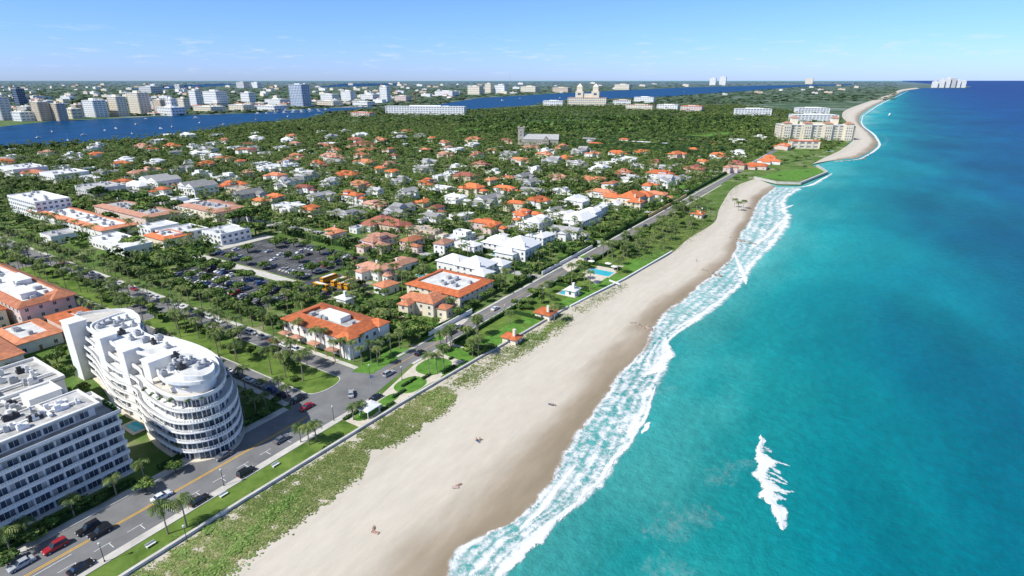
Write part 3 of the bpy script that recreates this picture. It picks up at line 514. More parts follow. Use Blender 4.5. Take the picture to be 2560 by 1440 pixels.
ringroof('tiled_block',.58,.9,-5.3,-4.25,7.5,6.,pink,terra,'pinkish block under brown terracotta tiles at the left edge below the boulevard',2,4.,1.8)
ringroof('villa',1.93,2.2,-1.86,-1.53,5.6,3.6,cream,orange,'cream courtyard villa with orange tiles around a white flat roof by the road',2,3.6,1.2)
ringroof('hall',1.72,1.9,-3.95,-3.72,5,3.4,cream,orange,'small cream hall with an orange tiled roof near the boulevard',1,3.6,1.3)
ringroof('shopping_arcade',1.62,1.85,-5.5,-4.3,5,4.,white,salmon,'long white shopping arcade with orange tiled roof on the left',1,5,1.2)
ringroof('shopping_arcade',1.95,2.2,-5.2,-4.4,6,4.6,pink,terra,'pink shopping arcade under faded orange tiles behind the white arcade',1,5,1.4)
ringroof('shopping_arcade',2.3,2.55,-4.6,-4.1,7,4.6,cream,terra,'cream three winged store with terracotta tiled rim',2,5,1.4)
def flatbuilding(px,py,w,dep,h,wm,rm,label,floors=2,zc=None,rot=AS-math.pi/2,gab=False,cat='building',step=4.):
    q=P(px,py,h); loc=Vector((q.x,q.y,0)); sc=F/proj(q.x,q.y,h)[2]; W=w/sc*.8; e=empty('flat_roofed_building',loc,rot)
    o=[(-W/2,-dep/2),(W/2,-dep/2),(W/2,dep/2),(-W/2,dep/2)]
    if gab:
        MB().box(-W/2,W/2,-dep/2,dep/2,0,h,0,False).build('wall',wm,e); m=MB(); n=max(2,int(W/14))
        for k in range(n): m.hip(-W/2+W*k/n+.6,-W/2+W*(k+1)/n-.6,-dep/2,dep/2,h+.02*k,3.,.5,0,True,1)
        m.build('roof',[rm,wm],e)
    else:
        MB().ring(o,offset(o,.35),0,h).build('wall',wm,e); r=MB().box(-W/2+.35,W/2-.35,-dep/2+.35,dep/2-.35,h-1.,h-.5,0,False).build('roof',rm,e)
        for k in range(max(2,int(W*dep/130))):
            bx,by=rnd.uniform(-W/2+1,W/2-4),rnd.uniform(-dep/2+1,dep/2-3); MB().box(bx,bx+rnd.uniform(1.5,3),by,by+1.8,h-.5,h+.9,0,False).box(bx+.3,bx+1,by+.3,by+1,h+.89,h+1.3).build('air_conditioner',steel,r)
    windows(e,loc,rot,-W/2,W/2,-dep/2,dep/2,[1.7+3.1*k for k in range(floors)],step,2.2,1.7)
    a,b=math.cos(rot),math.sin(rot); mark([(loc.x+x*a-y*b,loc.y+x*b+y*a) for x,y in offset(o,-4)]); v=loc.xy.normalized()*-(5+loc.length*.008); mark([(loc.x+x*a-y*b+v.x,loc.y+x*b+y*a+v.y) for x,y in o]); tag(e,label,cat); return e
flatbuilding(300,598,230,16,5.5,white,wroof,'long white flat roofed store in front of the orange arcade',1)
flatbuilding(455,572,110,22,6.5,white,wroof,'white flat roofed store left of the big parking lot',2)
flatbuilding(565,572,100,20,7,white,wroof,'white box store just behind the upper parking lot',2)
flatbuilding(395,560,80,18,7,white,wroof,'white store with flat roof behind the long white store',2)
flatbuilding(95,490,210,22,13,white,wroof,'white apartment block with rows of dark balcony openings at the left edge',4,step=3.4)
flatbuilding(250,462,120,26,9,greyw,gravel,'grey flat roofed office beside the white apartment block',2)
flatbuilding(160,428,110,30,9,white,wroof,'white flat roofed hall behind the apartment block on the left',2)
flatbuilding(55,415,130,30,10,white,wroof,'pale long hall with flat roof at the far left edge',2)
flatbuilding(400,447,110,22,8,white,groof,'pale row of shops with grey gables, left part',2,gab=True)
flatbuilding(495,462,90,22,8,white,groof,'pale row of shops with grey gables, right part',2,gab=True)
flatbuilding(340,520,60,18,7,pink,terra,'pink store with a flat terracotta roof near the banyan grove',2)
flatbuilding(235,545,70,18,6,pink,terra,'small pink store with a terracotta roof left of the orange arcade',2); flatbuilding(150,580,80,16,5.5,white,gravel,'small grey roofed white store at the left beyond the boulevard',1)
def villa(px,py,blocks,c,label,h=5.8):
    q=P(px,py,5); loc=Vector((q.x,q.y,0)); e=empty('villa',loc,AS); wl=MB(); rf=MB(); wm=white if c!='o' else cream
    for k,(x0,x1,y0,y1,hb) in enumerate(blocks):
        wl.box(x0,x1,y0,y1,0,hb,0,False); rf.hip(x0,x1,y0,y1,hb+.01*k,min(x1-x0,y1-y0)*.28,.7); windows(e,loc,AS,x0,x1,y0,y1,[1.6]+([4.5] if hb>5 else []),3.6,1.4,1.8,door=(k==0))
    wl.build('wall',wm,e); r=rf.build('roof',ROOFS[c],e)
    for k,(x0,x1,y0,y1,hb) in enumerate(blocks[:2]): MB().box(x0+1,x0+2,y0+1,y0+2,hb+.4,hb+3.4,0,False).box(x0+.9,x0+2.1,y0+.9,y0+2.1,hb+3.4,hb+3.6).build('chimney',wm,r)
    x0=min(b[0] for b in blocks)-3;x1=max(b[1] for b in blocks)+2;y0=min(b[2] for b in blocks)-3;y1=max(b[3] for b in blocks)+2; a,b=math.cos(AS),math.sin(AS)
    mark([(loc.x+x*a-y*b,loc.y+x*b+y*a) for x,y in ((x0-4,y0),(x1,y0),(x1,y1),(x0-4,y1))]); tag(e,label,'villa'); return e
villa(1195,660,[(-9,6,-8,8,5.6),(-7,5,7,22,5),(5,13,-12,-1,4.6),(-13,-4,-13,-5,4.2)],'W','low white tiled villa with several hip roofs left of the pyramid roofed villa')
villa(1300,618,[(-9,9,-9,9,7),(-14,-6,-4,8,4.6),(7,15,-2,14,5),(-4,5,9,24,5.4)],'W','tall white villa with a pyramid roof and verandas behind a hedge')
villa(1580,495,[(-12,10,-8,8,7),(-18,-9,-14,-3,5.4),(8,19,-12,3,6),(-8,2,8,22,5)],'o','grand orange roofed villa behind a yellow wall along the shore road')
villa(1365,768,[(-3.2,3.2,-3.5,3.5,3.)],'o','orange roofed beach cabana on the lawn edge above the sand')
villa(1280,828,[(-2.2,2.2,-3,3,2.8)],'o','little orange roofed gatehouse cabana beside the seawall')
villa(1745,527,[(-4,4,-4,4,3.2),(4,9,-3,2,2.8)],'o','orange roofed beach pavilion on the dune by the sea')
villa(1432,712,[(-2.6,2.6,-2.4,2.4,2.9)],'W','small white beach cabana with a white hip roof')
villa(862,738,[(-2.5,2.5,-3,3,4)],'W','small white hut beside the yellow school buses')
# ---- balconied condominium, bottom left: front block, courtyard, two rear blocks
def condoA():
    loc=ST(.10,-1.555); e=empty('condominium',loc,AS); X=.42*H; fl=2.92; n=6; bd=1.35; r2=random.Random(3)
    MB().box(0,X,bd,15,0,n*fl,0,False).build('wall',white,e)
    for k in range(n):
        z=k*fl; m=MB().box(-.05,X+.3,0,bd+.01,z+.02,z+.34)
        if k: 
            m.box(0,X+.25,.02,.14,z+.98,z+1.14); m.box(0,X+.25,.0,.12,z+.34,z+.46); p=0.
            while p<X: m.prism([(p+.02,.04),(p+.52,.04),(p+.52,.1),(p+.02,.1)],z+.46,z+.86).box(p+.2,p+.34,.04,.1,z+.86,z+.98); p+=.56
        m.build('balcony',white,e)
        for i in range(12):
            x=X*(i+.5)/12; obj('window',r2.choice(WINB),e,(x,bd,z+1.5),0,(3.0,1,2.15))
    d=MB()
    for i in range(0,13,2): x=X*i/12; d.box(x-.15,x+.15,bd-.6,bd-.02,.36,n*fl-.001)
    d.build('dividing_walls',white,e)
    for k in range(n):
        for y in (4,7.5,11,13.5): obj('window',WIN,e,(X,y,k*fl+1.6),R(90),(1.6,1,1.5))
    MB().box(-.3,X+.6,-.35,15.3,n*fl+.002,n*fl+.35).build('roof',gravel,e)
    MB().box(0,X-3.5,3.2,12.5,n*fl+.35,n*fl+3.2,0,False).build('penthouse',white,e)
    MB().box(-.3,X-2.6,1.4,13.2,n*fl+3.2,n*fl+3.75).build('penthouse_roof',gravel,e); MB().ring([(-.3,1.4),(X-2.6,1.4),(X-2.6,13.2),(-.3,13.2)],[(0,2.1),(X-3.1,2.1),(X-3.1,12.8),(0,12.8)],n*fl+3.751,n*fl+4.05).build('penthouse_rim',white,e)
    MB().ring([(-.3,-.35),(X+.6,-.35),(X+.6,15.3),(-.3,15.3)],[(-.2,-.22),(X+.45,-.22),(X+.45,15.15),(-.2,15.15)],n*fl+.351,n*fl+1.15).build('parapet',white,e)
    for i in range(11): obj('window',r2.choice(WINB),e,(1.6+i*3.2,3.2,n*fl+1.75),0,(2.9,1,2.1))
    zr=n*fl+3.75; mech=MB()
    for i in range(34): x,y=r2.uniform(1,X-6),r2.uniform(3,11); w=r2.uniform(.8,3); MB().box(x,x+w,y,y+r2.uniform(.8,2),zr,zr+r2.uniform(.5,1.3),0,False).box(x+.1,x+w*.5,y+.1,y+.6,zr+.3,zr+1.6).build('roof_unit',[white,steel,white,steel,dark][i%5],e)
    mech.box(2,X-6,6.,6.6,zr+.3,zr+.8).box(X-12,X-11.3,4,12,zr+.35,zr+.85).box(6,6.6,3,12,zr+.3,zr+.9).box(14,14.5,7,12,zr+.3,zr+.75).build('duct',white,e)
    for k in range(6): MB().box(X-.4,X+.35,.15+k*1.2,1.+k*1.2,n*fl+.36,n*fl+1.1+.3*(k%3)).build('planter_hedge',hedgem,e)
    def block(x0,x1,y0,y1,zb,k0,nm):
        MB().box(x0,x1,y0,y1,0,zb,0,False).build(nm,white,e); MB().box(x0-.3,x1+.3,y0-.3,y1+.3,zb,zb+.4).build('rear_roof',gravel,e)
        MB().ring([(x0-.3,y0-.3),(x1+.3,y0-.3),(x1+.3,y1+.3),(x0-.3,y1+.3)],[(x0+.15,y0+.15),(x1-.15,y0+.15),(x1-.15,y1-.15),(x0+.15,y1-.15)],zb+.401,zb+1.2).build('rear_parapet',white,e)
        dm=MB(); zz=zb+.75; L=x1-x0; Wd=y1-y0
        for i in range(4): a=x0+2+r2.random()*(L-6); b=y0+2+r2.random()*(Wd-4); dm.box(a,min(x1-1,a+r2.uniform(6,18)),b,b+.6,zz+.02*i,zz+.6+.02*i); dm.box(a,a+.6,y0+2,y1-2,zz+.03*i+.01,zz+.65+.03*i)
        dm.build('duct',white,e)
        for i in range(int(L*Wd/20)):
            x,y=r2.uniform(x0+1,x1-3),r2.uniform(y0+1,y1-3); w=r2.uniform(.8,2.6); MB().box(x,x+w,y,y+w*.8,zb+.4,zb+r2.uniform(.9,2.2),0,False).box(x+.2,x+w*.6,y+.2,y+w*.5,zb+.9,zb+2.5).build('roof_unit',[steel,white,steel,white,dark][i%5],e)
        for k in range(int(zb//fl)):
            y=y0+2
            while y<y1-1: obj('window',WIN,e,(x1,y,k*fl+1.8),R(90),(1.8,1,1.5)); y+=3.4
    block(-6,X-1.5,22,37,14.8,0,'rear_wing'); block(-10,X+3,41,62,13.4,1,'back_wing')
    MB().box(-6,X*.35,15.02,21.98,0,13.9,0,False).build('link_wing',white,e); MB().box(0,X*.6,37.02,40.98,0,12.9,0,False).build('link_wing',white,e)
    MB().box(X-10,X-3,24,30,15.2,18.4,0,False).build('roof_house',white,e); MB().box(X-20,X-13,44,52,13.8,16.6,0,False).build('roof_house',white,e); MB().box(4,9,25,32,15.2,17.6,0,False).build('roof_house',cream,e)
    tag(e,'white condominium with rows of balconies and a cluttered flat roof, bottom left','condominium')
condoA()
# ---- curved condominium
def condoB():
    roof=[(160,795),(225,780),(312,772),(352,776),(366,800),(356,822),(384,836),(440,842),(505,860),(556,884),(586,918),(588,952),(562,985),(505,1008),(440,1016),(395,1004),(335,965),(330,930),(255,905),(225,850),(196,828)]
    fl=2.9; n=6; zt=n*fl; q=ccw([P(x,y,zt).xy.to_tuple() for x,y in roof]); c=np.mean(q,axis=0); loc=(c[0],c[1],0)
    poly=ccw(smoothpoly([(x-c[0],y-c[1]) for x,y in q],2)); e=empty('condominium',loc)
    MB().prism(offset(poly,3.6),0,zt,0).build('core_wall',white,e)
    for k in range(n):
        po=poly if k<4 else offset(poly,.9) if k==4 else offset(poly,2.2); ins=offset(po,1.2); sl=offset(po,.12)
        z=k*fl; g_=MB().prism(ins,z+.26,z+fl-.001,0,cap=False)
        for i in range(len(g_.m)): g_.m[i]=(0,0,1,0,0,0,1,0,2)[(i*7+k*3)%9]
        L=len(ins)
        for i in range(0,L):          # mullions and piers stand on the glazing line
            a=Vector(ins[i]); b=Vector(ins[(i+1)%L]); d=(b-a).normalized(); nn=Vector((d.y,-d.x)); ww,dp=(.22,.4) if i%2==0 else (.1,.12); p=[a,a+d*ww,a+d*ww+nn*dp,a+nn*dp]; g_.prism([tuple(x) for x in p],z+.262,z+fl-.002,3)
        g_.build('glazing',[dglass,lglass,curtain,white],e)
        pf=poly if k<=4 else offset(poly,.9)
        m=MB().prism(pf,z+.001,z+.26); m.flat(pf,z+.261)
        sl2=offset(pf,.12)
        if k:
            m.ring(sl2,offset(pf,.2),z+.26,z+.48); m.ring(sl2,offset(pf,.2),z+1.0,z+1.12); L=len(sl2)
            for i in range(L):
                a=Vector(sl2[i]); b=Vector(sl2[(i+1)%L]); nb=max(1,int((b-a).length/.5)); dd=(b-a).normalized()*.36; nn=Vector((-dd.y,dd.x)).normalized()*.08
                for j in range(nb): p=a+(b-a)*(j/nb); m.prism([tuple(p),tuple(p+dd),tuple(p+dd+nn),tuple(p+nn)],z+.479,z+1.001,cap=False)
        m.build('balcony',cream if k==0 else white,e)
    pt=offset(poly,2.)
    MB().prism(pt,zt+.001,zt+.35).build('terrace',conc,e); MB().ring(offset(pt,.02),offset(pt,.4),zt+.35,zt+1.2).build('parapet',white,e)
    pr=[(215,818),(262,797),(312,780),(344,784),(354,802),(348,824),(376,842),(440,856),(500,872),(545,898),(552,930),(520,955),(470,962),(408,958),(388,928),(394,898),(345,882),(300,876),(258,845)]
    zp=zt+3.9; q2=ccw(smoothpoly([(P(x,y,zp).x-c[0],P(x,y,zp).y-c[1]) for x,y in pr],2))
    MB().prism(offset(q2,1.2),zt+.35,zp-.4,0,cap=False).build('penthouse_wall',white,e)
    MB().prism(q2,zp-.399,zp).build('penthouse_roof',wroof,e); MB().ring(offset(q2,.01),offset(q2,.5),zp,zp+.55).build('roof_rim',white,e)
    # a second, higher roof deck in the middle
    q3=[(430,872),(500,884),(535,905),(538,928),(505,945),(430,940)]; q3=ccw(smoothpoly([(P(x,y,zp+1.6).x-c[0],P(x,y,zp+1.6).y-c[1]) for x,y in q3],2)); MB().prism(q3,zp+.01,zp+1.6).build('upper_roof',wroof,e); MB().ring(offset(q3,.01),offset(q3,.35),zp+1.6,zp+1.9).build('upper_rim',white,e)
    def twr(px,py,z,w,d,nm):
        p=P(px,py,z); MB().box(-w/2,w/2,-d/2,d/2,0,z,0,False).box(-w/2-.2,w/2+.2,-d/2-.2,d/2+.2,z,z+.35).build(nm,white,e,loc=(p.x-c[0],p.y-c[1],0),rz=AS)
    twr(183,802,zp-1.,5,6,'stair_tower'); twr(262,838,zp+1.5,4.5,4.5,'lift_tower'); twr(395,893,zp+2.6,7,4,'lift_tower'); twr(318,872,zp+1.,4,4,'lift_tower')
    r2=random.Random(9)
    for (x,y) in ((250,820),(262,812),(278,806),(290,815),(305,835),(330,850),(345,838),(440,895),(455,905),(468,912),(440,912),(455,922),(480,905),(420,870),(500,920),(385,860),(320,800),(335,815),(410,940),(430,925),(515,912),(300,805),(310,820),(365,855),(400,850)):
        zz=zp+(1.6 if x>=430 else 0); p=P(x,y,zz); w=r2.uniform(1.,2.2); MB().box(-w/2,w/2,-.7,.7,0,r2.uniform(.8,1.6),0,False).tube([(0,0,.5),(0,0,2)],[.45,.45],8).build('air_conditioner',steel if r2.random()<.7 else dark,e,loc=(p.x-c[0],p.y-c[1],zz),rz=AS)
    for (x,y) in ((360,975),(378,988),(400,998),(425,1002),(558,905),(566,925),(567,945),(552,965),(548,892),(535,976),(505,994),(470,1002)):
        p=P(x,y,zt); o=npobj('planter_shrub',CROWNLOW[0],hedgem,e); o.location=(p.x-c[0],p.y-c[1],zt+.2); o.scale=(1.1,1.1,.9)
    for (x,y) in ((400,965),(425,985),(470,985),(505,980),(535,960)):
        p=P(x,y,zt); m=MB().tube([(0,0,.0),(0,0,2.1)],[.04,.04],5); m.tube([(0,0,1.9),(0,0,2.4)],[1.4,.02],8,0); m.build('terrace_parasol',cream,e,loc=(p.x-c[0],p.y-c[1],zt+.35))
    for x,y,w in ((460,950,9),(515,940,7)): p=P(x,y,zt); MB().box(-w/2,w/2,-.02,.02,.3,2.4).build('window',dglass,e,loc=(p.x-c[0],p.y-c[1],zt+.36),rz=AS-1.57)
    mark(q,4); tag(e,'curved white condominium with a rounded glassy end and rooftop terrace','condominium')
# ---------------------------------------------------------------- foliage
def quads(c,size,nrm,jit):
    n=len(c); nn=nrm+rng.normal(0,jit,(n,3)); nn/=np.linalg.norm(nn,axis=1)[:,None]+1e-9
    a=np.cross(nn,rng.normal(0,1,(n,3))); a/=np.linalg.norm(a,axis=1)[:,None]+1e-9; b=np.cross(nn,a)
    s=size[:,None]; return np.stack([c-a*s-b*s*.6,c+a*s-b*s*.5,c+a*s*.9+b*s*.6,c-a*s*.8+b*s*.5],1)
def crown(nl,per,leafs,flat=.7):
    V=[];T=[]
    for l in range(nl):
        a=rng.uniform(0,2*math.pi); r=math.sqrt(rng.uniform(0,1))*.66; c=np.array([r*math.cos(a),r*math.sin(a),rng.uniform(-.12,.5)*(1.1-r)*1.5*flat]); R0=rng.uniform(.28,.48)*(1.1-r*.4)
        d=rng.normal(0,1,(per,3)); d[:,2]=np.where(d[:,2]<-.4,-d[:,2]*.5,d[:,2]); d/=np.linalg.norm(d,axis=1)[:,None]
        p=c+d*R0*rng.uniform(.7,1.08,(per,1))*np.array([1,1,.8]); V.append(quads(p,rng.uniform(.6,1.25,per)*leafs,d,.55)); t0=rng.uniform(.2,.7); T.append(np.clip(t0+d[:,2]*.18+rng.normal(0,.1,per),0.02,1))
    return np.concatenate(V),np.concatenate(T)
def palmcrown(nf,seg,leafl):
    V=[];T=[]
    for i in range(nf):
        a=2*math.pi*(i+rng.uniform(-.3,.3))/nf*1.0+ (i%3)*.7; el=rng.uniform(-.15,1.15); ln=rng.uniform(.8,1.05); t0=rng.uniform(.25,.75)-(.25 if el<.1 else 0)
        pts=[]; x=0;z=0;ang=el
        for k in range(seg+1): pts.append((x,z)); x+=ln/seg*math.cos(ang); z+=ln/seg*math.sin(ang); ang-=(1.5+.5*max(0,el))/seg
        ca,sa=math.cos(a),math.sin(a)
        for k in range(seg):
            (x0,z0),(x1,z1)=pts[k],pts[k+1]; w=leafl*math.sin(math.pi*(k+.9)/(seg+1.1))+.04
            for sd in (-1,1):
                def pt(x,y,z): return (x*ca-y*sa,x*sa+y*ca,z)
                V.append([pt(x0,0,z0),pt(x0*.3+x1*.7,0,z0*.3+z1*.7),pt(x1+(x1-x0)*.35,sd*w,z1-w*.55),pt(x1+(x1-x0)*.05,sd*w*1.0,z1-w*.6)]); T.append(np.clip(t0+rng.normal(0,.1),.02,1))
    return np.array(V),np.array(T)
def npmesh(name,VT,mat):
    V,T=VT; n=len(V); me=bpy.data.meshes.new(name); me.vertices.add(n*4); me.vertices.foreach_set('co',np.ascontiguousarray(V,dtype=np.float32).ravel())
    me.loops.add(n*4); me.loops.foreach_set('vertex_index',np.arange(n*4,dtype=np.int32)); me.polygons.add(n); me.polygons.foreach_set('loop_start',np.arange(0,n*4,4,dtype=np.int32))
    me.update(calc_edges=True); at=me.attributes.new('tint','FLOAT','FACE'); at.data.foreach_set('value',np.ascontiguousarray(T,dtype=np.float32)); me.materials.append(mat); return me
def npobj(name,VT,mat,parent=None): return obj(name,npmesh(name,VT,mat),parent)
CROWNLOW=[crown(6,12,.2) for _ in range(4)]; CROWNFAR=[crown(5,6,.3) for _ in range(4)]; CROWNT=[crown(3,5,.42) for _ in range(3)]
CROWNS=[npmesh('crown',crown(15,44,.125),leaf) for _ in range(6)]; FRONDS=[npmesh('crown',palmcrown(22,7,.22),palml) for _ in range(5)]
PALMLOW=[palmcrown(10,3,.26) for _ in range(4)]
tr=[]
for k in range(4):
    m=MB(); m.tube([(0,0,0),(.01,0,.5),(.0,.01,1)],[.06,.045,.03],6)
    for j in range(4): a=j*1.6+k; m.bar((0,0,.75+.05*j),(.3*math.cos(a),.3*math.sin(a),1.15+.08*j),.02,4)
    tr.append(m.mesh('trunk',bark2))
ptr=[MB().tube([(0,0,0),(.02*k,0,.06),(.05*k,0,.5),(.06*k,.0,1)],[.26,.19,.15,.13],7).mesh('trunk',bark) for k in range(4)]
def palm(loc,h,r,look='coconut palm',group='palm trees of the town',label=None):
    e=empty('palm_tree',loc,rnd.uniform(0,6.28)); k=rnd.randrange(4); obj('trunk',ptr[k],e,scale=(1,1,h)); o=obj('crown',rnd.choice(FRONDS),e,(.06*k,0,h),rnd.random()*6,(r,r,r*rnd.uniform(.8,1.05)))
    if label: tag(e,label,'palm tree',group)
    else: pend(e,look,'palm tree',group)
    return e
NTREE=[0]
def tree(loc,h,r,look='leafy green tree',group='leafy trees of the town'):
    NTREE[0]+=1
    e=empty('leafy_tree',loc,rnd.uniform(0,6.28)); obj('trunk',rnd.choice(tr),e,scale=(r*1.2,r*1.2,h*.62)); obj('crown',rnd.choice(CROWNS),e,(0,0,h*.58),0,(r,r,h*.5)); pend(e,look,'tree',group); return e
M_core=M('hedge_inside',(.02,.055,.012),.9,.3,.5)
def hedge(pts,w,h,label=None,dens=5.):
    pts=[Vector((p[0],p[1])) for p in pts]; C_=[];Nn=[]; m0=pts[0]; e=empty('hedge',(m0.x,m0.y,0)); core=MB()
    for a,b in zip(pts,pts[1:]):
        d=b-a; L=d.length; d.normalize(); n=Vector((-d.y,d.x)); core.prism([tuple(a+n*w*.4-m0),tuple(a-n*w*.4-m0),tuple(b-n*w*.4-m0),tuple(b+n*w*.4-m0)],0,h*.88)
        k=int(L*dens*(w+2*h)/2.5)
        for _ in range(min(k,2500)):
            f=rng.uniform(0,L); s=rng.uniform(-1,1)
            if rng.random()<.45: p=a+d*f+n*s*w/2; z=h*rng.uniform(.9,1.04); nv=(0,0,1)
            else: sg=1 if s>0 else -1; p=a+d*f+n*sg*w/2; z=h*rng.uniform(.05,.98); nv=(n.x*sg,n.y*sg,.3)
            C_.append((p.x-m0.x,p.y-m0.y,z)); Nn.append(nv)
        mark([tuple(a+n*(w/2+.6)),tuple(a-n*(w/2+.6)),tuple(b-n*(w/2+.6)),tuple(b+n*(w/2+.6))])
    core.build('stems',M_core,e); C_=np.array(C_); npobj('leaves',(quads(C_,rng.uniform(.15,.34,len(C_)),np.array(Nn),.5),np.clip(rng.normal(.45,.16,len(C_)),.02,1)),hedgem,e)
    c=sum(pts,Vector((0,0)))/len(pts)
    if label: tag(e,label,'hedge','clipped hedges')
    else: pend(e,'clipped green hedge','hedge','clipped hedges',(c.x,c.y,0))
condoB()
hedge(stp([(-.4,-1.508),(.5,-1.508)]),1.3,1.4); hedge(stp([(.56,-1.508),(.92,-1.508)]),1.4,1.5); hedge(stp([(1.31,-1.51),(1.5,-1.51)]),1.2,1.3)
hedge(stp([(1.54,-2.1),(1.54,-1.6)]),4.,4.5); hedge(stp([(1.6,-1.475),(1.9,-1.475)]),1.2,1.6); hedge(stp([(2.26,-1.53),(2.26,-2.15)]),2.,2.6); hedge(stp([(2.24,-1.465),(2.49,-1.465)]),1.5,1.8); hedge(stp([(2.56,-1.475),(3.3,-1.475)]),1.6,2.2)
hedge(stp([(2.36,-3.4),(2.36,-2.5)]),3.,3.2); hedge(stp([(3.4,-1.465),(4.3,-1.465)]),1.8,2.4); hedge(stp([(2.0,-2.14),(2.5,-2.14)]),2.5,3.5); hedge(stp([(2.62,-2.1),(2.62,-1.6)]),2.,3.); hedge(stp([(3.1,-2.1),(3.1,-1.6)]),2.,2.8)
hedge(stp([(.1,-1.585+.06),(.5,-1.585+.06)]),.9,.9); hedge(stp([(1.62,-1.322),(2.3,-1.322)]),1.3,1.6); hedge(stp([(2.4,-1.322),(3.4,-1.322)]),1.4,1.8); hedge(stp([(3.5,-1.322),(4.4,-1.324)]),1.6,2.); hedge(stp([(4.5,-1.472),(6.8,-1.49)]),2.,2.6)
for s in (2.02,2.46,2.88,3.3): hedge(stp([(s,-1.31),(s,-1.13)]),1.2,1.6)
for s in (2.75,3.0,3.6,3.95,4.6,5.0): hedge(stp([(s,-2.15),(s,-1.52)]),1.6,2.2); hedge(stp([(s+.1,-3.6),(s+.1,-2.3)]),1.6,2.2)
for s0,s1,t in ((1.0,1.06,-1.27),(1.10,1.16,-1.21),(1.25,1.32,-1.26),(1.4,1.47,-1.2),(.86,.94,-1.2),(.02,.1,-1.2),(.12,.2,-1.27),(.3,.36,-1.2),(1.18,1.24,-1.235),(1.33,1.37,-1.235),(1.5,1.52,-1.25)): hedge(stp([(s0,t),(s1,t)]),1.,.8)
for s,t0,t1 in ((8.3,-4.2,-2.),(8.9,-4.8,-2.),(9.6,-5,-2.2),(10.4,-6,-2.5)): hedge(stp([(s,t0),(s,t1)]),7.,8.,dens=.45)
# palms placed one by one
for x,y,h,r in [(772,1112,5.6,2.9),(752,1106,5.,2.6),(792,1106,5.8,2.8),(420,1335,7.6,3.4),(468,1318,7.2,3.3),(365,1205,6,2.8),(292,1240,5.5,2.6),(185,1290,5,2.8),(30,1390,6,3.2),(70,1350,5,2.6),(520,1112,5.5,2.4),(552,1092,6,2.5),(500,1100,5,2.3),(460,1140,4.6,2.2),(612,1048,5,2.4),(640,1036,5.4,2.4),(665,1020,4.6,2.3),(1073,940,8,3.1),(1110,918,7.4,3.),(1092,930,6.4,2.8),(1195,838,6.5,3.),(1185,858,5,2.4),(884,1050,4.6,2.6),(905,1038,4,2.3),(700,985,5.5,2.4),(720,1000,5,2.3),(660,985,5,2.4)]:
    q=P(x,y); palm((q.x,q.y,0),h,r,'feathery palm')
for t in np.arange(-5.6,-1.58,.058):
    for s in (1.07,1.15):
        if rnd.random()<.66:
            q=ST(s+rnd.uniform(-.03,.03),t+rnd.uniform(-.025,.025)); x,y,_=proj(q.x,q.y)
            if x>-20: palm((q.x,q.y,.14),rnd.uniform(7,11),rnd.uniform(2.8,3.8),'median palm')
for t in np.arange(-5.6,-1.55,.08):
    for s in (1.282,.945):
        if s<1 and t>-2.65 and rnd.random()<.5: continue
        q=ST(s,t+rnd.uniform(-.02,.02)); x,y,_=proj(q.x,q.y)
        if x>-20: palm((q.x,q.y,0),rnd.uniform(6.5,10),rnd.uniform(2.5,3.4),'kerbside palm')
for x,y in ((885,905),(905,912),(928,905),(950,893),(978,890),(862,900),(1000,872),(838,905),(900,880),(945,915)): q=P(x,y); palm((q.x,q.y,0),rnd.uniform(6,8.5),2.5,'slim palm')
BP=0
while BP<76:
    s,t=rnd.uniform(1.5,4.8),rnd.uniform(-1.345,-1.06); q=ST(s,t)
    if t>-1.16 and rnd.random()<.6: continue
    if free(q.x,q.y): palm((q.x,q.y,0),rnd.uniform(5,9),rnd.uniform(2.6,3.6),'beachside palm'); BP+=1
for x,y in ((1835,520),(1845,528),(1858,522),(1690,520),(1700,535),(2010,430),(1940,440),(2030,405),(2000,410),(1975,405)): q=P(x,y); palm((q.x,q.y,0),rnd.uniform(6,9),3.2,'windswept palm')
NP=sum(1 for p in PEND if 'palm' in p[1])
# trees placed one by one: car park trees, banyans, boulevard belt
for x,y,h,r in [(781,672,6.5,4.8),(712,722,7,4.8),(652,745,6.5,4.6),(612,690,6.5,4.8),(570,672,7,5),(540,660,6,4.2),(625,690,6,4.),(690,608,6.5,4.6),(735,606,6,4),(650,575,6,4),(850,640,6,3.6),(765,610,6,4),(620,620,6,4),(520,700,6,4),(480,690,6,4),(755,540,7,5),(835,650,6,4),(800,625,6,4),(560,705,6,4.2),(505,655,6,4),(1185,872,4.5,4),(1205,875,4.,3.6),(1225,868,3.5,3),(440,1170,3.5,2.6),(365,1215,3.5,2.8),(205,1260,3.4,2.8),(90,1340,3.2,3),(640,1000,3,2.6),(1045,840,7,4),(1020,845,7,4),(1000,830,7,4.4),(735,940,1.6,1.8),(660,1030,3,2.4),(130,1310,3,2.4),(40,1340,3.4,3),(250,1250,2.6,2.2),(20,1400,3,2.6),(560,1075,2.6,2),(600,1060,3,2.2),(690,1000,2.6,2),(620,985,3.4,2.4),(580,1050,2.4,2)]:
    q=P(x,y+12); tree((q.x,q.y,0),h,r,'rounded leafy tree')
for x,y,h,r in [(600,565,13,9),(630,560,14,10),(665,570,12,8),(640,590,11,8),(340,520,14,11),(380,530,13,10),(300,510,13,10),(360,545,12,9),(410,520,11,8),(250,500,12,9),(440,530,10,7),(330,620,8,7),(280,560,9,7),(500,590,8,6)]:
    q=P(x,y); tree((q.x,q.y,0),h,r,'huge dark spreading tree'); mark([(q.x-r,q.y-r),(q.x+r,q.y-r),(q.x+r,q.y+r),(q.x-r,q.y+r)])
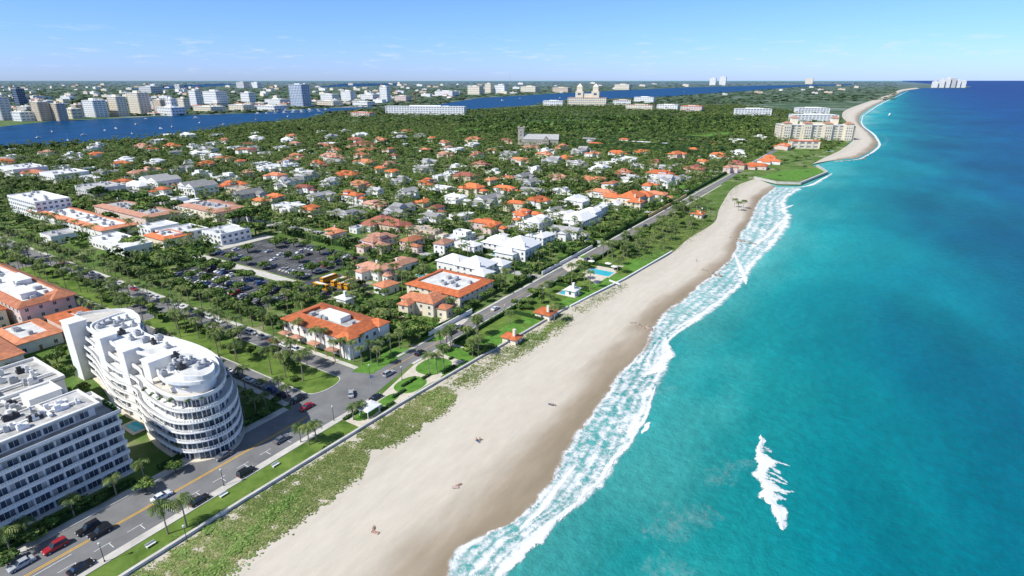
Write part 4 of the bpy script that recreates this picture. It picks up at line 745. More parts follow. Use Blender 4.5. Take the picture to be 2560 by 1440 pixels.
for t in np.arange(-3.7,-1.98,.045):
    q=ST(1.345+rnd.uniform(-.035,.05),t+rnd.uniform(-.02,.02)); tree((q.x,q.y,0),rnd.uniform(4.5,7.),rnd.uniform(3.,4.4),'belt tree')
for t in np.arange(-2.25,-1.6,.05): q=ST(1.575+rnd.uniform(-.02,.02),t); tree((q.x,q.y,0),rnd.uniform(5,7.5),rnd.uniform(2.8,3.8),'screen tree')
for s in np.arange(1.5,1.75,.05): q=ST(s,-2.2+rnd.uniform(-.04,.04)); tree((q.x,q.y,0),rnd.uniform(4,6.5),3.2,'screen tree')
for t in np.arange(-5.4,-2.7,.12):
    for s in (.92,1.31):
        if s>1 and t>-3.75: continue
        q=ST(s,t+rnd.uniform(-.03,.03)); x,y,_=proj(q.x,q.y)
        if x>-20: tree((q.x,q.y,0),rnd.uniform(4,7),rnd.uniform(2.6,3.8),'boulevard tree')
for t in np.arange(-4.4,-1.62,.085):
    q=ST(1.11+rnd.uniform(-.05,.05),t+rnd.uniform(-.03,.03)); tree((q.x,q.y,.14),rnd.uniform(3,5.5),rnd.uniform(2.,3.6),'median tree')
for s in (1.79,2.0,2.19):
    for t in np.arange(-3.34,-2.5,.1):
        if rnd.random()<.6: q=ST(s+rnd.uniform(-.012,.012),t+rnd.uniform(-.04,.04)); tree((q.x,q.y,0),rnd.uniform(3.8,5.6),rnd.uniform(2.6,4.),'car park tree')
for _ in range(10): q=ST(rnd.uniform(1.5,1.68),rnd.uniform(-3.15,-2.36)); tree((q.x,q.y,0),rnd.uniform(4,6),rnd.uniform(2.8,4.4),'car park tree')
for s in np.arange(1.62,4.8,.075):
    if rnd.random()<.75: q=ST(s+rnd.uniform(-.02,.02),-1.482+rnd.uniform(-.01,.014)); tree((q.x,q.y,0),rnd.uniform(3.4,6.),rnd.uniform(2.1,3.2),'roadside tree')
n=0
while n<26:
    s,t=rnd.uniform(.52,.95),rnd.uniform(-2.6,-2.0); q=ST(s,t)
    if free(q.x,q.y): tree((q.x,q.y,0),rnd.uniform(3.5,7),rnd.uniform(2.2,3.6),'courtyard tree'); n+=1
n=0
while n<50:
    s,t=rnd.uniform(1.5,4.6),(rnd.uniform(-1.345,-1.30) if n<22 else rnd.uniform(-1.34,-1.12)); q=ST(s,t)
    if free(q.x,q.y): tree((q.x,q.y,0),rnd.uniform(2.8,5.2),rnd.uniform(1.9,3.4),'shoreside tree'); n+=1
for x,y,h,r in ((1690,520,6,5),(1710,528,5,4),(1840,450,4,4),(1860,445,4,4),(1960,408,6,5),(1990,402,6,5),(2015,398,6,5)): q=P(x,y); tree((q.x,q.y,0),h,r,'shoreside tree')
mark(rect(1.3,1.40,-3.8,-1.98)); 
# hotel, church etc. (marks its ground before planting)
def tower(x0,x1,ytop,ybase,wm,nf,label=None,dep=None,roofm=None,rot=None,extra=None,look=None,cat='building',name='tower_block',band=None):
    q=P((x0+x1)/2,ybase); d=proj(q.x,q.y)[2]; W=(x1-x0)*d/F*.84; v=(ytop-CY)/F; h=H-q.y*(SP+v*CP)/(CP-v*SP); h=max(h,5); dp=dep or W*.5
    rz=R(-32) if rot is None else rot; e=empty(name,(q.x,q.y,0),rz); m=MB().box(-W/2,W/2,-dp/2,dp/2,0,h,0,False)
    npi=max(3,int(W/8)); pw=max(.7,W/npi*.36)
    for i in range(npi+1):
        x=-W/2+W*i/npi; m.box(x-pw/2,x+pw/2,-dp/2-.5,-dp/2,0,h-.4,0,False)
    n2=max(2,int(dp/8))
    for i in range(n2+1):
        for sx in (-1,1): y=-dp/2+dp*i/n2; xx=sx*W/2; m.box(min(xx,xx+sx*.5),max(xx,xx+sx*.5),y-pw/2,y+pw/2,0,h-.4,0,False)
    m.build('wall',wm,e); fh=h/nf
    for k in range(nf): MB().box(-W/2-.25,W/2+.25,-dp/2-.25,dp/2+.25,k*fh+fh*.42,k*fh+fh*.80).build('window_band',band or fglass,e)
    MB().box(-W/2-.8,W/2+.8,-dp/2-.8,dp/2+.8,h,h+.8).build('roof',roofm or wroof,e)
    MB().box(-W*.2,W*.2,-dp*.2,dp*.2,h+.8,h+min(5,h*.12)+.8,0,False).box(W*.22,W*.3,-dp*.1,dp*.1,h+.8,h+2.2,0,False).build('roof_house',wm,e)
    if extra: extra(e,W,dp,h)
    a,b=math.cos(rz),math.sin(rz); mark([(q.x+x*a-y*b,q.y+x*b+y*a) for x,y in ((-W/2-4,-dp/2-40),(W/2+4,-dp/2-40),(W/2+4,dp/2+4),(-W/2-4,dp/2+4))])
    if label: tag(e,label,cat)
    else: pend(e,look,cat,None)
    return e
def twin(e,W,dp,h):
    for sx in (-1,1):
        x=sx*W*.21; w=W*.10
        t=MB().box(x-w,x+w,-w,w,h+.8,h*1.8,0,False).box(x-w*.72,x+w*.72,-w*.72,w*.72,h*1.8,h*2.35,0,False).build('belvedere',cream,e); MB().hip(x-w*.72,x+w*.72,-w*.72,w*.72,h*2.35,h*.4,.6).build('belvedere_roof',cream,t); obj('window',WIN,t,(x,-w,h*1.45),0,(w*.9,1,h*.3))
    MB().box(-W*.11,W*.11,-dp*.3,dp*.1,h+.8,h*1.5,0,False).build('centre_block',cream,e)
def hotelx(e,W,dp,h):
    for sx in (-.42,-.14,.14,.42):
        t=MB().box(sx*W-6,sx*W+6,-dp/2-4,-dp/2+10,0,h+3,0,False).build('hotel_wing',cream,e); MB().hip(sx*W-6,sx*W+6,-dp/2-4,-dp/2+10,h+3,3.2,.8).build('wing_roof',terra,t)
        for k in range(5):
            for dx in (-3.4,0,3.4): obj('window',WIN,t,(sx*W+dx,-dp/2-4,2.5+k*h/5.4),0,(1.8,1,2.2))
    for sx in (-.28,.28):
        t=MB().box(sx*W-5,sx*W+5,2,12,h,h+11,0,False).build('belvedere',cream,e); MB().hip(sx*W-5,sx*W+5,2,12,h+11,3.5,1).build('belvedere_roof',terra,t)
tower(1930,2132,312,348,cream,6,'grand cream hotel with tiled roofed wings beside the far beach',30,wroof,R(-8),hotelx,cat='hotel',name='hotel')
tower(1970,2092,287,304,white,5,'pale long hotel wing behind the grand cream hotel',40,wroof,R(-8),cat='hotel',name='hotel')
tower(1985,2070,270,285,white,4,'white stepped apartment block beyond the grand hotel',40,wroof,R(-8))
tower(1970,2045,352,370,cream,2,'low cream beach club in front of the grand hotel',18,orange,R(-10))
tower(1412,1524,244,264,cream,4,'twin towered cream building with belvederes near the lagoon',35,terra,R(-15),twin)
tower(1355,1412,252,264,white,2,'low white wing left of the twin towered building',30,None,R(-15)); tower(1530,1580,250,262,white,2,'low pale wing right of the twin towered building',30,terra,R(-15))
tower(1582,1640,243,256,white,3,'small white block with pale roof right of the twin towers',25); tower(1700,1760,265,278,pink,3,'orange roofed pink block far behind the golf trees',30,orange); tower(1640,1700,262,274,white,3,'white block far behind the golf trees',25,wroof); tower(1830,1930,272,288,white,3,'long low white terrace left of the grand hotel',22,None,R(-10)); tower(1560,1640,262,274,cream,3,'cream low block left of the far white block',25,terra)
tower(945,1185,266,286,white,4,'long white apartment block on the near lagoon shore',25,wroof,R(-10)); tower(870,945,281,291,pink,2,'low terracotta roofed clubhouse on the lagoon shore',20,orange)
def church():
    q=P(1303,362); e=empty('church',(q.x,q.y,0),R(-8)); st=M('church_stone',(.42,.38,.32),.9,.2,.15)
    MB().box(-4.6,4.6,-4.6,4.6,0,25,0,False).build('tower',st,e); t=MB()
    for sx in (-1,1):
        for sy in (-1,1): t.box(sx*4-1.2,sx*4+1.2,sy*4-1.2,sy*4+1.2,25,28)
    t.box(-2.,2.,-4.9,4.9,25.01,26.2); t.build('battlements',st,e)
    for z in (8,15,20): obj('window',WIN,e,(0,-4.6,z),0,(2,1,3.6)); obj('window',WIN,e,(4.6,0,z),R(90),(2,1,3.6))
    MB().box(5,58,-7,7,0,9,0,False).build('nave',st,e); MB().hip(5,58,-7,7,9,7.5,.6,0,True,1).build('nave_roof',[groof,st],e); MB().box(34,44,-16,-7.01,0,8,0,False).build('transept',st,e); MB().hip(34,44,-16,-5,8,6,.5,0,True,1).build('transept_roof',[groof,st],e)
    for i in range(8): obj('window',WIN,e,(8+i*3.2,-7,5),0,(1.3,1,4))
    mark([(q.x-8,q.y-30),(q.x+62,q.y-40),(q.x+62,q.y+10),(q.x-8,q.y+10)]); tag(e,'stone church with a square battlemented tower and long grey roof','church')
church()
# extra houses filling the trees
hp=np.array([(a,b) for a,b,_ in HPOS]); n=0; tries=0; cs='oowWggprWogw'
while n<88 and tries<7000:
    tries+=1; x=rnd.uniform(-10,1950); y=rnd.uniform(316,540); q=P(x,y,5)
    s,t=toST(q.x,q.y)
    if t>-1.62 or s<2.4 or not free(q.x,q.y): continue
    if 1150<x<1900 and 296<y<345: continue
    if y<330+max(0,(500-x))*.12: continue
    if np.min((hp[:,0]-q.x)**2+(hp[:,1]-q.y)**2)<(20+.018*q.y)**2: continue
    w=24*F/proj(q.x,q.y)[2]*rnd.uniform(.55,1.3); house(x,y,w,rnd.choice(cs)); hp=np.vstack([hp,(q.x,q.y)]); n+=1
# planting of the island
isl=[(-60,374),(330,354),(480,334),(620,312),(770,299),(850,283),(940,275),(1080,271),(1180,277),(1330,268),(1500,258),(1750,242),(2100,224),(2236,226),(2205,240),(2112,264),(2088,288),(2105,305),(2115,348),(2085,372),(2040,402),(1900,424),(1835,432),(1880,445),(1500,640),(1250,780),(1010,905),(-60,905)]
cand=[]
def scatter(y0,y1,sp,jit):
    for xx in np.arange(-1500,900,sp):
        for yy in np.arange(y0,y1,sp):
            x=xx+rnd.uniform(-jit,jit)*sp; y=yy+rnd.uniform(-jit,jit)*sp; s,t=toST(x,y)
            if s<1.42 or (t>-1.475 and s<9.6) : continue
            a,b,d=proj(x,y)
            if a<-40 or a>2600 or b<205: continue
            if free(x,y): cand.append((d,x,y,a,b))
scatter(170,720,5.5,.5); scatter(720,1300,7.6,.5); scatter(1300,2350,11.5,.5)
ar=np.array([(c[3],c[4]) for c in cand]); ok=pip(ar[:,0],ar[:,1],isl); cand=[c for c,k in zip(cand,ok) if k]; cand.sort()
BV=[];BT=[];PV=[];PTt=[]
for d,x,y,a,b in cand:
    g=math.sin(x*.013+1)*math.cos(y*.011)+rnd.uniform(-.8,.8); isp=rnd.random()<.40
    golf=(1150<a<1900 and 296<b<340)
    if isp and not (golf and rnd.random()<.7):
        h=rnd.uniform(5.,10.5); r=rnd.uniform(2.5,3.7)
        if NP<300: palm((x,y,0),h,r,'garden palm'); NP+=1; continue
        V,T=PALMLOW[rnd.randrange(4)]; an=rnd.uniform(0,6.28); c,s=math.cos(an),math.sin(an); q=V*r; q=np.stack([q[...,0]*c-q[...,1]*s+x,q[...,0]*s+q[...,1]*c+y,q[...,2]+h],-1); PV.append(q); PTt.append(np.clip(T+rnd.uniform(-.15,.28),.02,1))
        tq=np.array([[[x-.2,y,0],[x+.2,y,0],[x+.13,y,h],[x-.13,y,h]]]); PV.append(tq); PTt.append(np.array([.9])); continue
    r=rnd.uniform(2.2,4.5)*(1 if d<720 else 1.3 if d<1300 else 1.9); h=rnd.uniform(3.0,6.2)*(1 if d<720 else 1.1)
    if g>.85: h*=1.45; r*=1.45
    if golf: h*=rnd.uniform(.9,1.8)
    if NTREE[0]<300: tree((x,y,0),h,r,'garden tree'); continue
    far=d>760; V,T=(CROWNFAR if far else CROWNLOW)[rnd.randrange(4)]; an=rnd.uniform(0,6.28); c,s=math.cos(an),math.sin(an); q=V*np.array([r,r,h*.55]); q=np.stack([q[...,0]*c-q[...,1]*s+x,q[...,0]*s+q[...,1]*c+y,q[...,2]+h*.52],-1); BV.append(q); BT.append(np.clip(T+rnd.uniform(-.36,.5)+.12*math.sin(x*.02)*math.cos(y*.017),.02,1))
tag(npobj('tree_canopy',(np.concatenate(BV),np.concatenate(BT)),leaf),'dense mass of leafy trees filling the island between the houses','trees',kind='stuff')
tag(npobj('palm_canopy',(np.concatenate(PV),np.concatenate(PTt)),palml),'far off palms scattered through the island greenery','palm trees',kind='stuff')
# mainland trees
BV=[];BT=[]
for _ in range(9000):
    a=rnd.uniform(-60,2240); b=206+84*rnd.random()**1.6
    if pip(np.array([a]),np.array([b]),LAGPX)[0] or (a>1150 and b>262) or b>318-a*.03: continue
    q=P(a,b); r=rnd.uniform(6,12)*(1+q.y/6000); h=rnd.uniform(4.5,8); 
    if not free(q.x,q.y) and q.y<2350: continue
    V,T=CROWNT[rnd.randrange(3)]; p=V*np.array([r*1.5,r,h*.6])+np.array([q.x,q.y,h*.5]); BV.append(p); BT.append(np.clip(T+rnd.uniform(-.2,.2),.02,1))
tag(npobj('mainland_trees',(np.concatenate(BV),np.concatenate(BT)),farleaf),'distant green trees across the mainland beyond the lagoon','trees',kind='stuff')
# dune plants: an olive band, thinning to ragged clumps on its seaward edge
def dune(name,polys,label,n,sz,lift,lo,hi,mat,edge=1.,gap=-.2):
    Cc=[];T=[]
    for pl,dn in polys:
        w=np.array(pxp(pl,.5)); mn,mx=w.min(0),w.max(0); k=int(n*dn); p=rng.uniform(mn,mx,(k*3,2))
        pat=.6*np.sin(p[:,0]*.35+2*np.sin(p[:,1]*.13))*np.cos(p[:,1]*.41+1.5*np.sin(p[:,0]*.17))+.5*np.sin(p[:,0]*.83+p[:,1]*.67)*np.cos(p[:,1]*1.07-p[:,0]*.31)
        ok=pip(p[:,0]+rng.normal(0,edge,len(p))+pat*1.5,p[:,1]+rng.normal(0,edge,len(p)),w.tolist())&(pat+rng.normal(0,.3,len(p))>gap); p=p[ok][:k]; pat=pat[ok][:k]
        big=np.sin(p[:,0]*.09+1.)*np.sin(p[:,1]*.12+p[:,0]*.05)
        z=.60+rng.uniform(0,lift,len(p))*(.3+.7*(pat>.2)); Cc.append(np.c_[p,z]); T.append(np.clip(lo+(hi-lo)*rng.random(len(p))-pat*.18+big*.16,.02,1))
    Cc=np.concatenate(Cc); T=np.concatenate(T); return tag(npobj(name,(quads(Cc,rng.uniform(.5,1.3,len(Cc))*sz,np.tile((0,0,1.),(len(Cc),1)),.18),T),mat),label,'dune plants',kind='stuff')
d1=[(300,1470),(605,1272),(880,1104),(902,1126),(920,1155),(880,1195),(785,1262),(685,1335),(585,1400),(505,1470)]; d1g=[(440,1460),(620,1310),(760,1215),(770,1240),(640,1350),(540,1460)]
d2=[(888,1100),(960,1052),(1020,1022),(1055,1062),(995,1096),(945,1120),(905,1124)]; d3=[(1010,1020),(1100,966),(1142,990),(1100,1030),(1058,1056)]; d4=[(1110,956),(1300,852),(1420,782),(1434,796),(1322,876),(1222,928),(1165,974)]
dune('dune_grass',[(d1,38000),(d2,10000),(d3,7500),(d4,14000),([(1430,775),(1560,706),(1570,714),(1450,785)],2200),([(1545,612),(1650,577),(1700,545),(1768,540),(1785,556),(1740,592),(1690,630),(1610,655)],7000)],'olive and straw coloured dune grass beyond the seawall',1,.30,.10,.02,.9,dunel,1.3,-.55)
dune('dune_shrub',[(d1g,4200),([(330,1450),(560,1300),(600,1300),(420,1450)],3000),([(1300,860),(1420,785),(1425,800),(1320,872)],2400),([(1060,1010),(1130,975),(1140,990),(1080,1030)],1000),([(1545,612),(1650,577),(1700,545),(1768,540),(1740,575),(1690,600),(1610,645),(1570,650)],5000),([(1770,482),(1830,450),(1888,441),(1850,472),(1805,520),(1760,505)],4500),([(1680,520),(1760,500),(1800,520),(1780,545),(1690,545)],2500)],'bright green low shrubs growing on the dunes',1,.32,.28,.05,.95,shrubl,1.8,-.1)
# ---------------------------------------------------------------- walls, groynes, pools
def wall_line(pl,h,w,mat,label,z=0.,name='seawall'):
    m=MB(); c=[Vector((p[0],p[1])) for p in pl]; b=c[0]
    L_=[];R_=[]
    for i in range(len(c)):
        d=(c[min(len(c)-1,i+1)]-c[max(0,i-1)]).normalized(); n=Vector((-d.y,d.x)); L_.append(c[i]+n*w/2-b); R_.append(c[i]-n*w/2-b)
    m.prism([tuple(p) for p in L_]+[tuple(p) for p in R_[::-1]],0,h); cap=[tuple(p) for p in [l+(l-r)*.15 for l,r in zip(L_,R_)]]+[tuple(p) for p in [r-(l-r)*.15 for l,r in zip(L_,R_)][::-1]]
    o=empty(name,(b.x,b.y,z)); m.build('base_wall',mat,o); MB().prism(cap,h+.001,h+.16).build('coping',mat,o); tag(o,label,'wall'); return o
wall_line([ST(-1.,-1.187).xy]+pxp([(330,1436),(605,1262),(880,1092),(1000,1017),(1100,957),(1200,899),(1310,837),(1420,772)]),1.25,.55,conc,'long pale seawall between the grass verge and the dune plants')
wall_line(pxp([(1425,771),(1490,737),(1560,702),(1620,667),(1680,632)]),1.2,.5,white,'white seawall along the beachfront lawns')
wall_line(pxp([(1885,446),(1940,459),(2000,461),(2068,433),(2042,417)]),3.,1.2,conc,'concrete seawall around the walled lawn point',-1.)
wall_line(stp([(4.2,-1.452),(5.2,-1.46)]),2.2,.4,M('yellow_wall',(.62,.46,.2),.8,.1),'yellow garden wall along the shore road',0,'garden_wall')
wall_line(stp([(1.62,-1.455),(1.92,-1.455)]),1.8,.35,white,'white garden wall before the courtyard villa',0,'garden_wall'); wall_line(stp([(2.56,-1.455),(3.2,-1.455)]),1.8,.35,white,'white garden wall along the road before the white villas',0,'garden_wall')
def groyne(x,y,dx,dy,n,label):
    q=P(x,y,-.3); e=empty('rock_groyne',(q.x,q.y,-.3)); a=P(x+dx,y+dy,-.3)-q
    for i in range(n):
        f=i/(n-1); m=MB(); r=rnd.uniform(.4,1.1)
        m.tube([(0,0,-r*.6),(rnd.uniform(-.2,.2),.1,0),(.1,rnd.uniform(-.2,.2),r*.4),(0,0,r*.55)],[r*.9,r*1.1,r*.8,r*.35],7)
        m.v=[(vx*rnd.uniform(.8,1.2),vy*rnd.uniform(.8,1.2),vz) for vx,vy,vz in m.v]; m.build('boulder',rock,e,loc=(a.x*f+rnd.uniform(-1,1),a.y*f+rnd.uniform(-1,1),rnd.uniform(-.1,.3)),rz=rnd.random()*6)
    tag(e,label,'groyne','rock groynes')
groyne(1745,672,60,18,14,'short rock groyne in the sand below the beachfront pool'); groyne(1570,808,60,16,13,'half buried rock groyne nearest to the viewer'); groyne(1822,595,70,16,14,'rock groyne reaching the surf beyond the pool terrace'); groyne(2090,405,75,-8,18,'dark rock groyne on the far beach before the grand hotel'); groyne(2160,395,30,-28,14,'dark boulders along the far headland edge')
def pool(x,y,w,d,label=None,rz=AS):
    q=P(x,y); e=empty('swimming_pool',(q.x,q.y,.1),rz); o=[(-w/2,-d/2),(w/2,-d/2),(w/2,d/2),(-w/2,d/2)]; o2=ccw(smoothpoly(o,2)) if rnd.random()<.4 else o
    MB().ring(offset(o2,-1.),o2,0,.22).build('pool_rim',mulch,e); MB().flat(o2,.12).build('water',poolm,e); mark([(q.x-w,q.y-w),(q.x+w,q.y-w),(q.x+w,q.y+w),(q.x-w,q.y+w)])
    tag(e,label,'pool','swimming pools')
pool(1500,682,8,13,'large turquoise pool on the beachfront terrace'); pool(1422,735,5,8,'small blue pool beside the white beach cabana'); pool(1815,543,10,7,'deep blue pool on the dune near the beach pavilion'); pool(1252,632,14,5,'turquoise pool in front of the pyramid roofed villa'); pool(362,1058,8,6,'turquoise pool between the two white condominiums'); pool(1062,692,5,10,'small pool behind the courtyard villa'); pool(2075,378,14,8,'pale pool terrace beside the grand hotel'); pool(1240,515,7,4,'small pool before the pale blue roofed house')
# ---------------------------------------------------------------- vehicles
def carbody(col,suv):
    m=M('car_paint_'+col,{'white':(.75,.75,.75),'black':(.015,.015,.018),'silver':(.42,.44,.46),'red':(.35,.02,.03),'blue':(.04,.1,.28),'grey':(.14,.15,.16),'beige':(.45,.38,.28)}[col],.25,.05,spec=.6)
    top=1.75 if suv else 1.42; b=MB(); pr=[(-2.3,.32),(-2.32,.8),(-2.1,.95),(-1.4,1.0),(.95,.98),(2.0,.85),(2.28,.66),(2.3,.32)]; n=len(pr)
    b.add([(x,-.9+(.06 if z>.9 else 0),z) for x,z in pr]+[(x,.9-(.06 if z>.9 else 0),z) for x,z in pr],[tuple(range(n))]+[tuple(range(2*n-1,n-1,-1))]+[(i,n+i,n+(i+1)%n,(i+1)%n) for i in range(n)])
    r0,r1=(-2.0,.15) if suv else (-1.15,.3); b.box(r0,r1,-.64,.64,top-.03,top+.03)
    for x,xb in ((r0,r0-.3),(r1,r1+.62),((r0+r1)/2,(r0+r1)/2+.05)):
        for s in (-1,1): b.bar((x,s*.63,top-.02),(xb,s*.82,.98),.05,4)
    g=MB(); v=[(r0-.42,-.82,.96),(r1+.72,-.82,.96),(r1+.72,.82,.96),(r0-.42,.82,.96),(r0,-.63,top-.031),(r1,-.63,top-.031),(r1,.63,top-.031),(r0,.63,top-.031)]
    v[0]=(max(v[0][0],-2.2),-.82,.96); v[3]=(max(v[3][0],-2.2),.82,.96); g.add(v,[(0,1,5,4),(1,2,6,5),(2,3,7,6),(3,0,4,7)]); return b.mesh('body',m),g.mesh('window_glass',glass)
CARS={(c,s):carbody(c,s) for c in ('white','black','silver','red','blue','grey','beige') for s in (0,1)}
w=MB(); v=[];k=12
for y in (-.11,.11): v+=[(.33*math.cos(2*math.pi*i/k),y,.33*math.sin(2*math.pi*i/k)) for i in range(k)]
w.add(v,[(i,(i+1)%k,k+(i+1)%k,k+i) for i in range(k)]+[tuple(range(k-1,-1,-1)),tuple(range(k,2*k))]); v=[]
for y in (-.115,.115): v+=[(.2*math.cos(2*math.pi*i/k),y,.2*math.sin(2*math.pi*i/k)) for i in range(k)]
w.add(v,[tuple(range(k-1,-1,-1)),tuple(range(k,2*k))],1); WHEEL=w.mesh('wheel',[rubber,rimm])
HLM=MB().box(-.05,.05,-.2,.2,-.07,.07).mesh('headlight',wpaint); TLM=MB().box(-.04,.04,-.16,.16,-.1,.1).mesh('tail_light',M('red_lens',(.4,.01,.01),.3,.05))
def car(loc,rz,col,suv=0,label=None,look=None,detail=True,group=None):
    e=empty('car',loc,rz); b,g=CARS[(col,suv)]; obj('body',b,e); obj('window_glass',g,e)
    for x in (-1.4,1.4):
        for y in (-.84,.84): obj('wheel',WHEEL,e,(x,y,.33))
    if detail:
        for y in (-.62,.62): obj('headlight',HLM,e,(2.27,y,.68)); obj('tail_light',TLM,e,(-2.3,y,.75))
    if label: tag(e,label,'car',group or 'cars on the shore road')
    else: pend(e,look or col+' car','car',group or 'parked cars')
    return e
for x,y,c,s,d,lab in [(405,1246,'white',0,0,'white car driving on the shore road nearest the balconied condominium'),(500,1255,'black',0,0,'black car parked by the grass verge beside two palms'),(222,1326,'black',1,1,'left black car of the pair in the road, bottom left'),(252,1335,'black',1,1,'right black car of the pair in the road, bottom left'),(140,1372,'red',1,1,'dark red car in the road near the bottom left corner'),(55,1415,'silver',0,1,'silver car in the bottom left corner of the photo'),(203,1424,'black',0,0,'black car at the bottom edge by the lamp post'),(617,1184,'black',1,0,'black car alone in the lane beside the yellow line'),(560,1143,'grey',0,1,'dark grey car driving below the curved condominium'),(705,1102,'grey',0,0,'grey car parked near the kerb left of three palms'),(767,1021,'red',0,1,'bright red car waiting at the junction'),(743,1003,'black',1,1,'black car just behind the red car at the junction'),(878,988,'silver',0,2,'silver car turning in the middle of the junction'),(940,997,'black',0,0,'black car parked by the seaside garden'),(972,937,'silver',1,0,'silver car driving past the seaside garden'),(1050,885,'black',0,0,'black car on the road right of the corner mansion'),(1238,774,'white',0,0,'small white car far along the shore road'),(1130,834,'grey',0,1,'grey car far along the shore road')]:
    q=P(x,y); car((q.x,q.y,.03),{0:AS,1:AS+math.pi,2:AS+.8}[d],c,s,lab)
cc=['white','white','black','silver','grey','blue','red','white','silver','beige']
for i,t in enumerate(np.arange(-2.55,-1.5,.062)):
    q=ST(.988,t); car((q.x,q.y,.04),AS+math.pi/2,cc[(i*7)%10],i%3==0,None,cc[(i*7)%10]+' car along the boulevard kerb')
for i,t in enumerate(np.arange(-3.9,-1.75,.075)):
    if rnd.random()<.6: q=ST(1.236,t); c=rnd.choice(cc); car((q.x,q.y,.04),AS-math.pi/2,c,i%4==0,None,c+' car on the far boulevard side')
for lot,s,t in bay:
    q=ST(s,t); 
    if rnd.random()<(.22 if lot=='u' else .48): c=rnd.choice(cc); car((q.x,q.y,.04),AS+rnd.choice([0,math.pi]),c,int(rnd.random()<.35),None,c+' parked car',False)
for i,(x,y,c) in enumerate([(1520,610,'white'),(1600,565,'black'),(1680,518,'silver'),(1455,648,'grey'),(1150,820,'white')]): q=P(x,y); s_,t_=toST(q.x,q.y); q=ST(s_,-1.37 if i%2 else -1.41); car((q.x,q.y,.03),AS,c,i%2,None,c+' far car',False)
bb=MB().box(-4.6,4.6,-1.2,1.2,.5,2.0).box(-4.55,4.55,-1.15,1.15,2.7,2.95).box(-4.4,4.3,-1.,1.,2.95,3.08).box(4.6,5.6,-1.05,1.05,.5,1.5)
for i in range(10):
    for s in (-1.19,1.07): bb.box(-4.6+i*1.005,-4.45+i*1.005,s,s+.12,2.0,2.7)
bb.box(-4.62,4.62,-1.23,1.23,1.25,1.37,1).box(-4.62,4.62,-1.23,1.23,.75,.83,1); BUSB=bb.mesh('body',[busm,dark]); BUSG=MB().box(-4.5,4.5,-1.12,1.12,2.0,2.7).box(4.5,4.62,-.9,.9,2.0,2.68).mesh('window_glass',glass); BUSR=MB().box(-3.5,3.2,-.8,.8,3.08,3.13).mesh('roof_panel',white)
for x,y,rz,lab in ((803,716,AS-math.pi/2,'yellow school bus parked crosswise, nearest of the buses'),(822,696,AS,'yellow school bus at the left of the upper pair'),(849,704,AS,'yellow school bus in the middle beside the left one'),(866,710,AS,'yellow school bus third along the row'),(882,712,AS,'yellow school bus at the right end of the row')):
    q=P(x,y,1.5); e=empty('school_bus',(q.x,q.y,.04),rz); obj('body',BUSB,e); obj('window_glass',BUSG,e); obj('roof_panel',BUSR,e)
    for a in (-3,3.6):
        for b in (-1.1,1.1): obj('wheel',WHEEL,e,(a,b,.45),0,(1.4,1.6,1.4))
    tag(e,lab,'bus','school buses in the car park')
# ---------------------------------------------------------------- street furniture
pole=MB().tube([(0,0,0),(0,0,.4),(0,0,.45),(0,0,4.4)],[.16,.16,.08,.06],8).mesh('pole',dark); lant=MB().tube([(0,0,4.4),(0,0,4.6),(0,0,5.05),(0,0,5.2)],[.12,.24,.3,.05],8).mesh('lantern',M('lantern_glass',(.6,.6,.55),.3,.05))
for x,y in ((262,1405),(560,1215),(835,1052),(1005,950),(1130,868),(1262,790),(720,905),(925,945),(590,905),(470,1360)):
    q=P(x,y); e=empty('street_lamp',(q.x,q.y,.03)); obj('pole',pole,e); obj('lantern',lant,e); pend(e,'black street lamp','street lamp','street lamps')
q=P(930,1000); e=empty('flagpole',(q.x,q.y,0)); MB().tube([(0,0,0),(0,0,9)],[.09,.05],8).build('pole',steel,e); MB().add([(0,0,8.9),(.8,.2,8.7),(1.5,0,8.6),(1.5,0,7.7),(.8,.2,7.8),(0,0,8.)],[(0,1,4,5),(1,2,3,4)]).build('flag',towelb,e); tag(e,'slim flagpole with a small dark flag at the junction garden','flagpole')
for x,y,l in ((378,1365,'bench facing the dunes near the lower edge'),(690,1165,'bench on the grass verge beyond the two palms'),(560,1240,'bench midway along the grass verge')):
    q=P(x,y); e=empty('bench',(q.x,q.y,.03),AS+math.pi/2); MB().box(-.3,.3,-1,1,.4,.47).build('seat',white,e); MB().box(.3,.36,-1,1,.5,.95).build('backrest',white,e)
    for yy in (-.8,.8): MB().box(-.25,.28,yy-.05,yy+.05,0,.4).build('leg',white,e)
    tag(e,'pale '+l,'bench','promenade benches')
q=P(925,1035); e=empty('garden_shelter',(q.x,q.y,0),AS); MB().hip(-2.6,2.6,-2,2,2.6,.7,.3).build('roof',wtile,e)
for a in (-2.4,2.4):
    for b in (-1.8,1.8): MB().box(a-.08,a+.08,b-.08,b+.08,0,2.6).build('post',white,e)
tag(e,'small white roofed shelter in the seaside garden','shelter')
for x,y,l in ((1478,662,'left white parasol on the pool terrace'),(1520,668,'middle white parasol on the pool terrace'),(1535,676,'right white parasol on the pool terrace')):
    q=P(x,y); e=empty('parasol',(q.x,q.y,.1)); MB().tube([(0,0,0),(0,0,2.4)],[.04,.04],6).build('pole',steel,e); MB().tube([(0,0,2.1),(0,0,2.7)],[1.9,.03],8).build('canopy',white,e); tag(e,l,'parasol','pool terrace parasols')
q=P(1535,715); e=empty('volleyball_net',(q.x,q.y,.08),AS+1.2)
for x in (-3.5,3.5): MB().tube([(x,0,0),(x,0,2.4)],[.06,.05],6).build('post',steel,e)
MB().box(-3.5,3.5,-.01,.01,1.5,2.4).build('net',white,e); tag(e,'white volleyball net standing on the beachfront lawn','net')
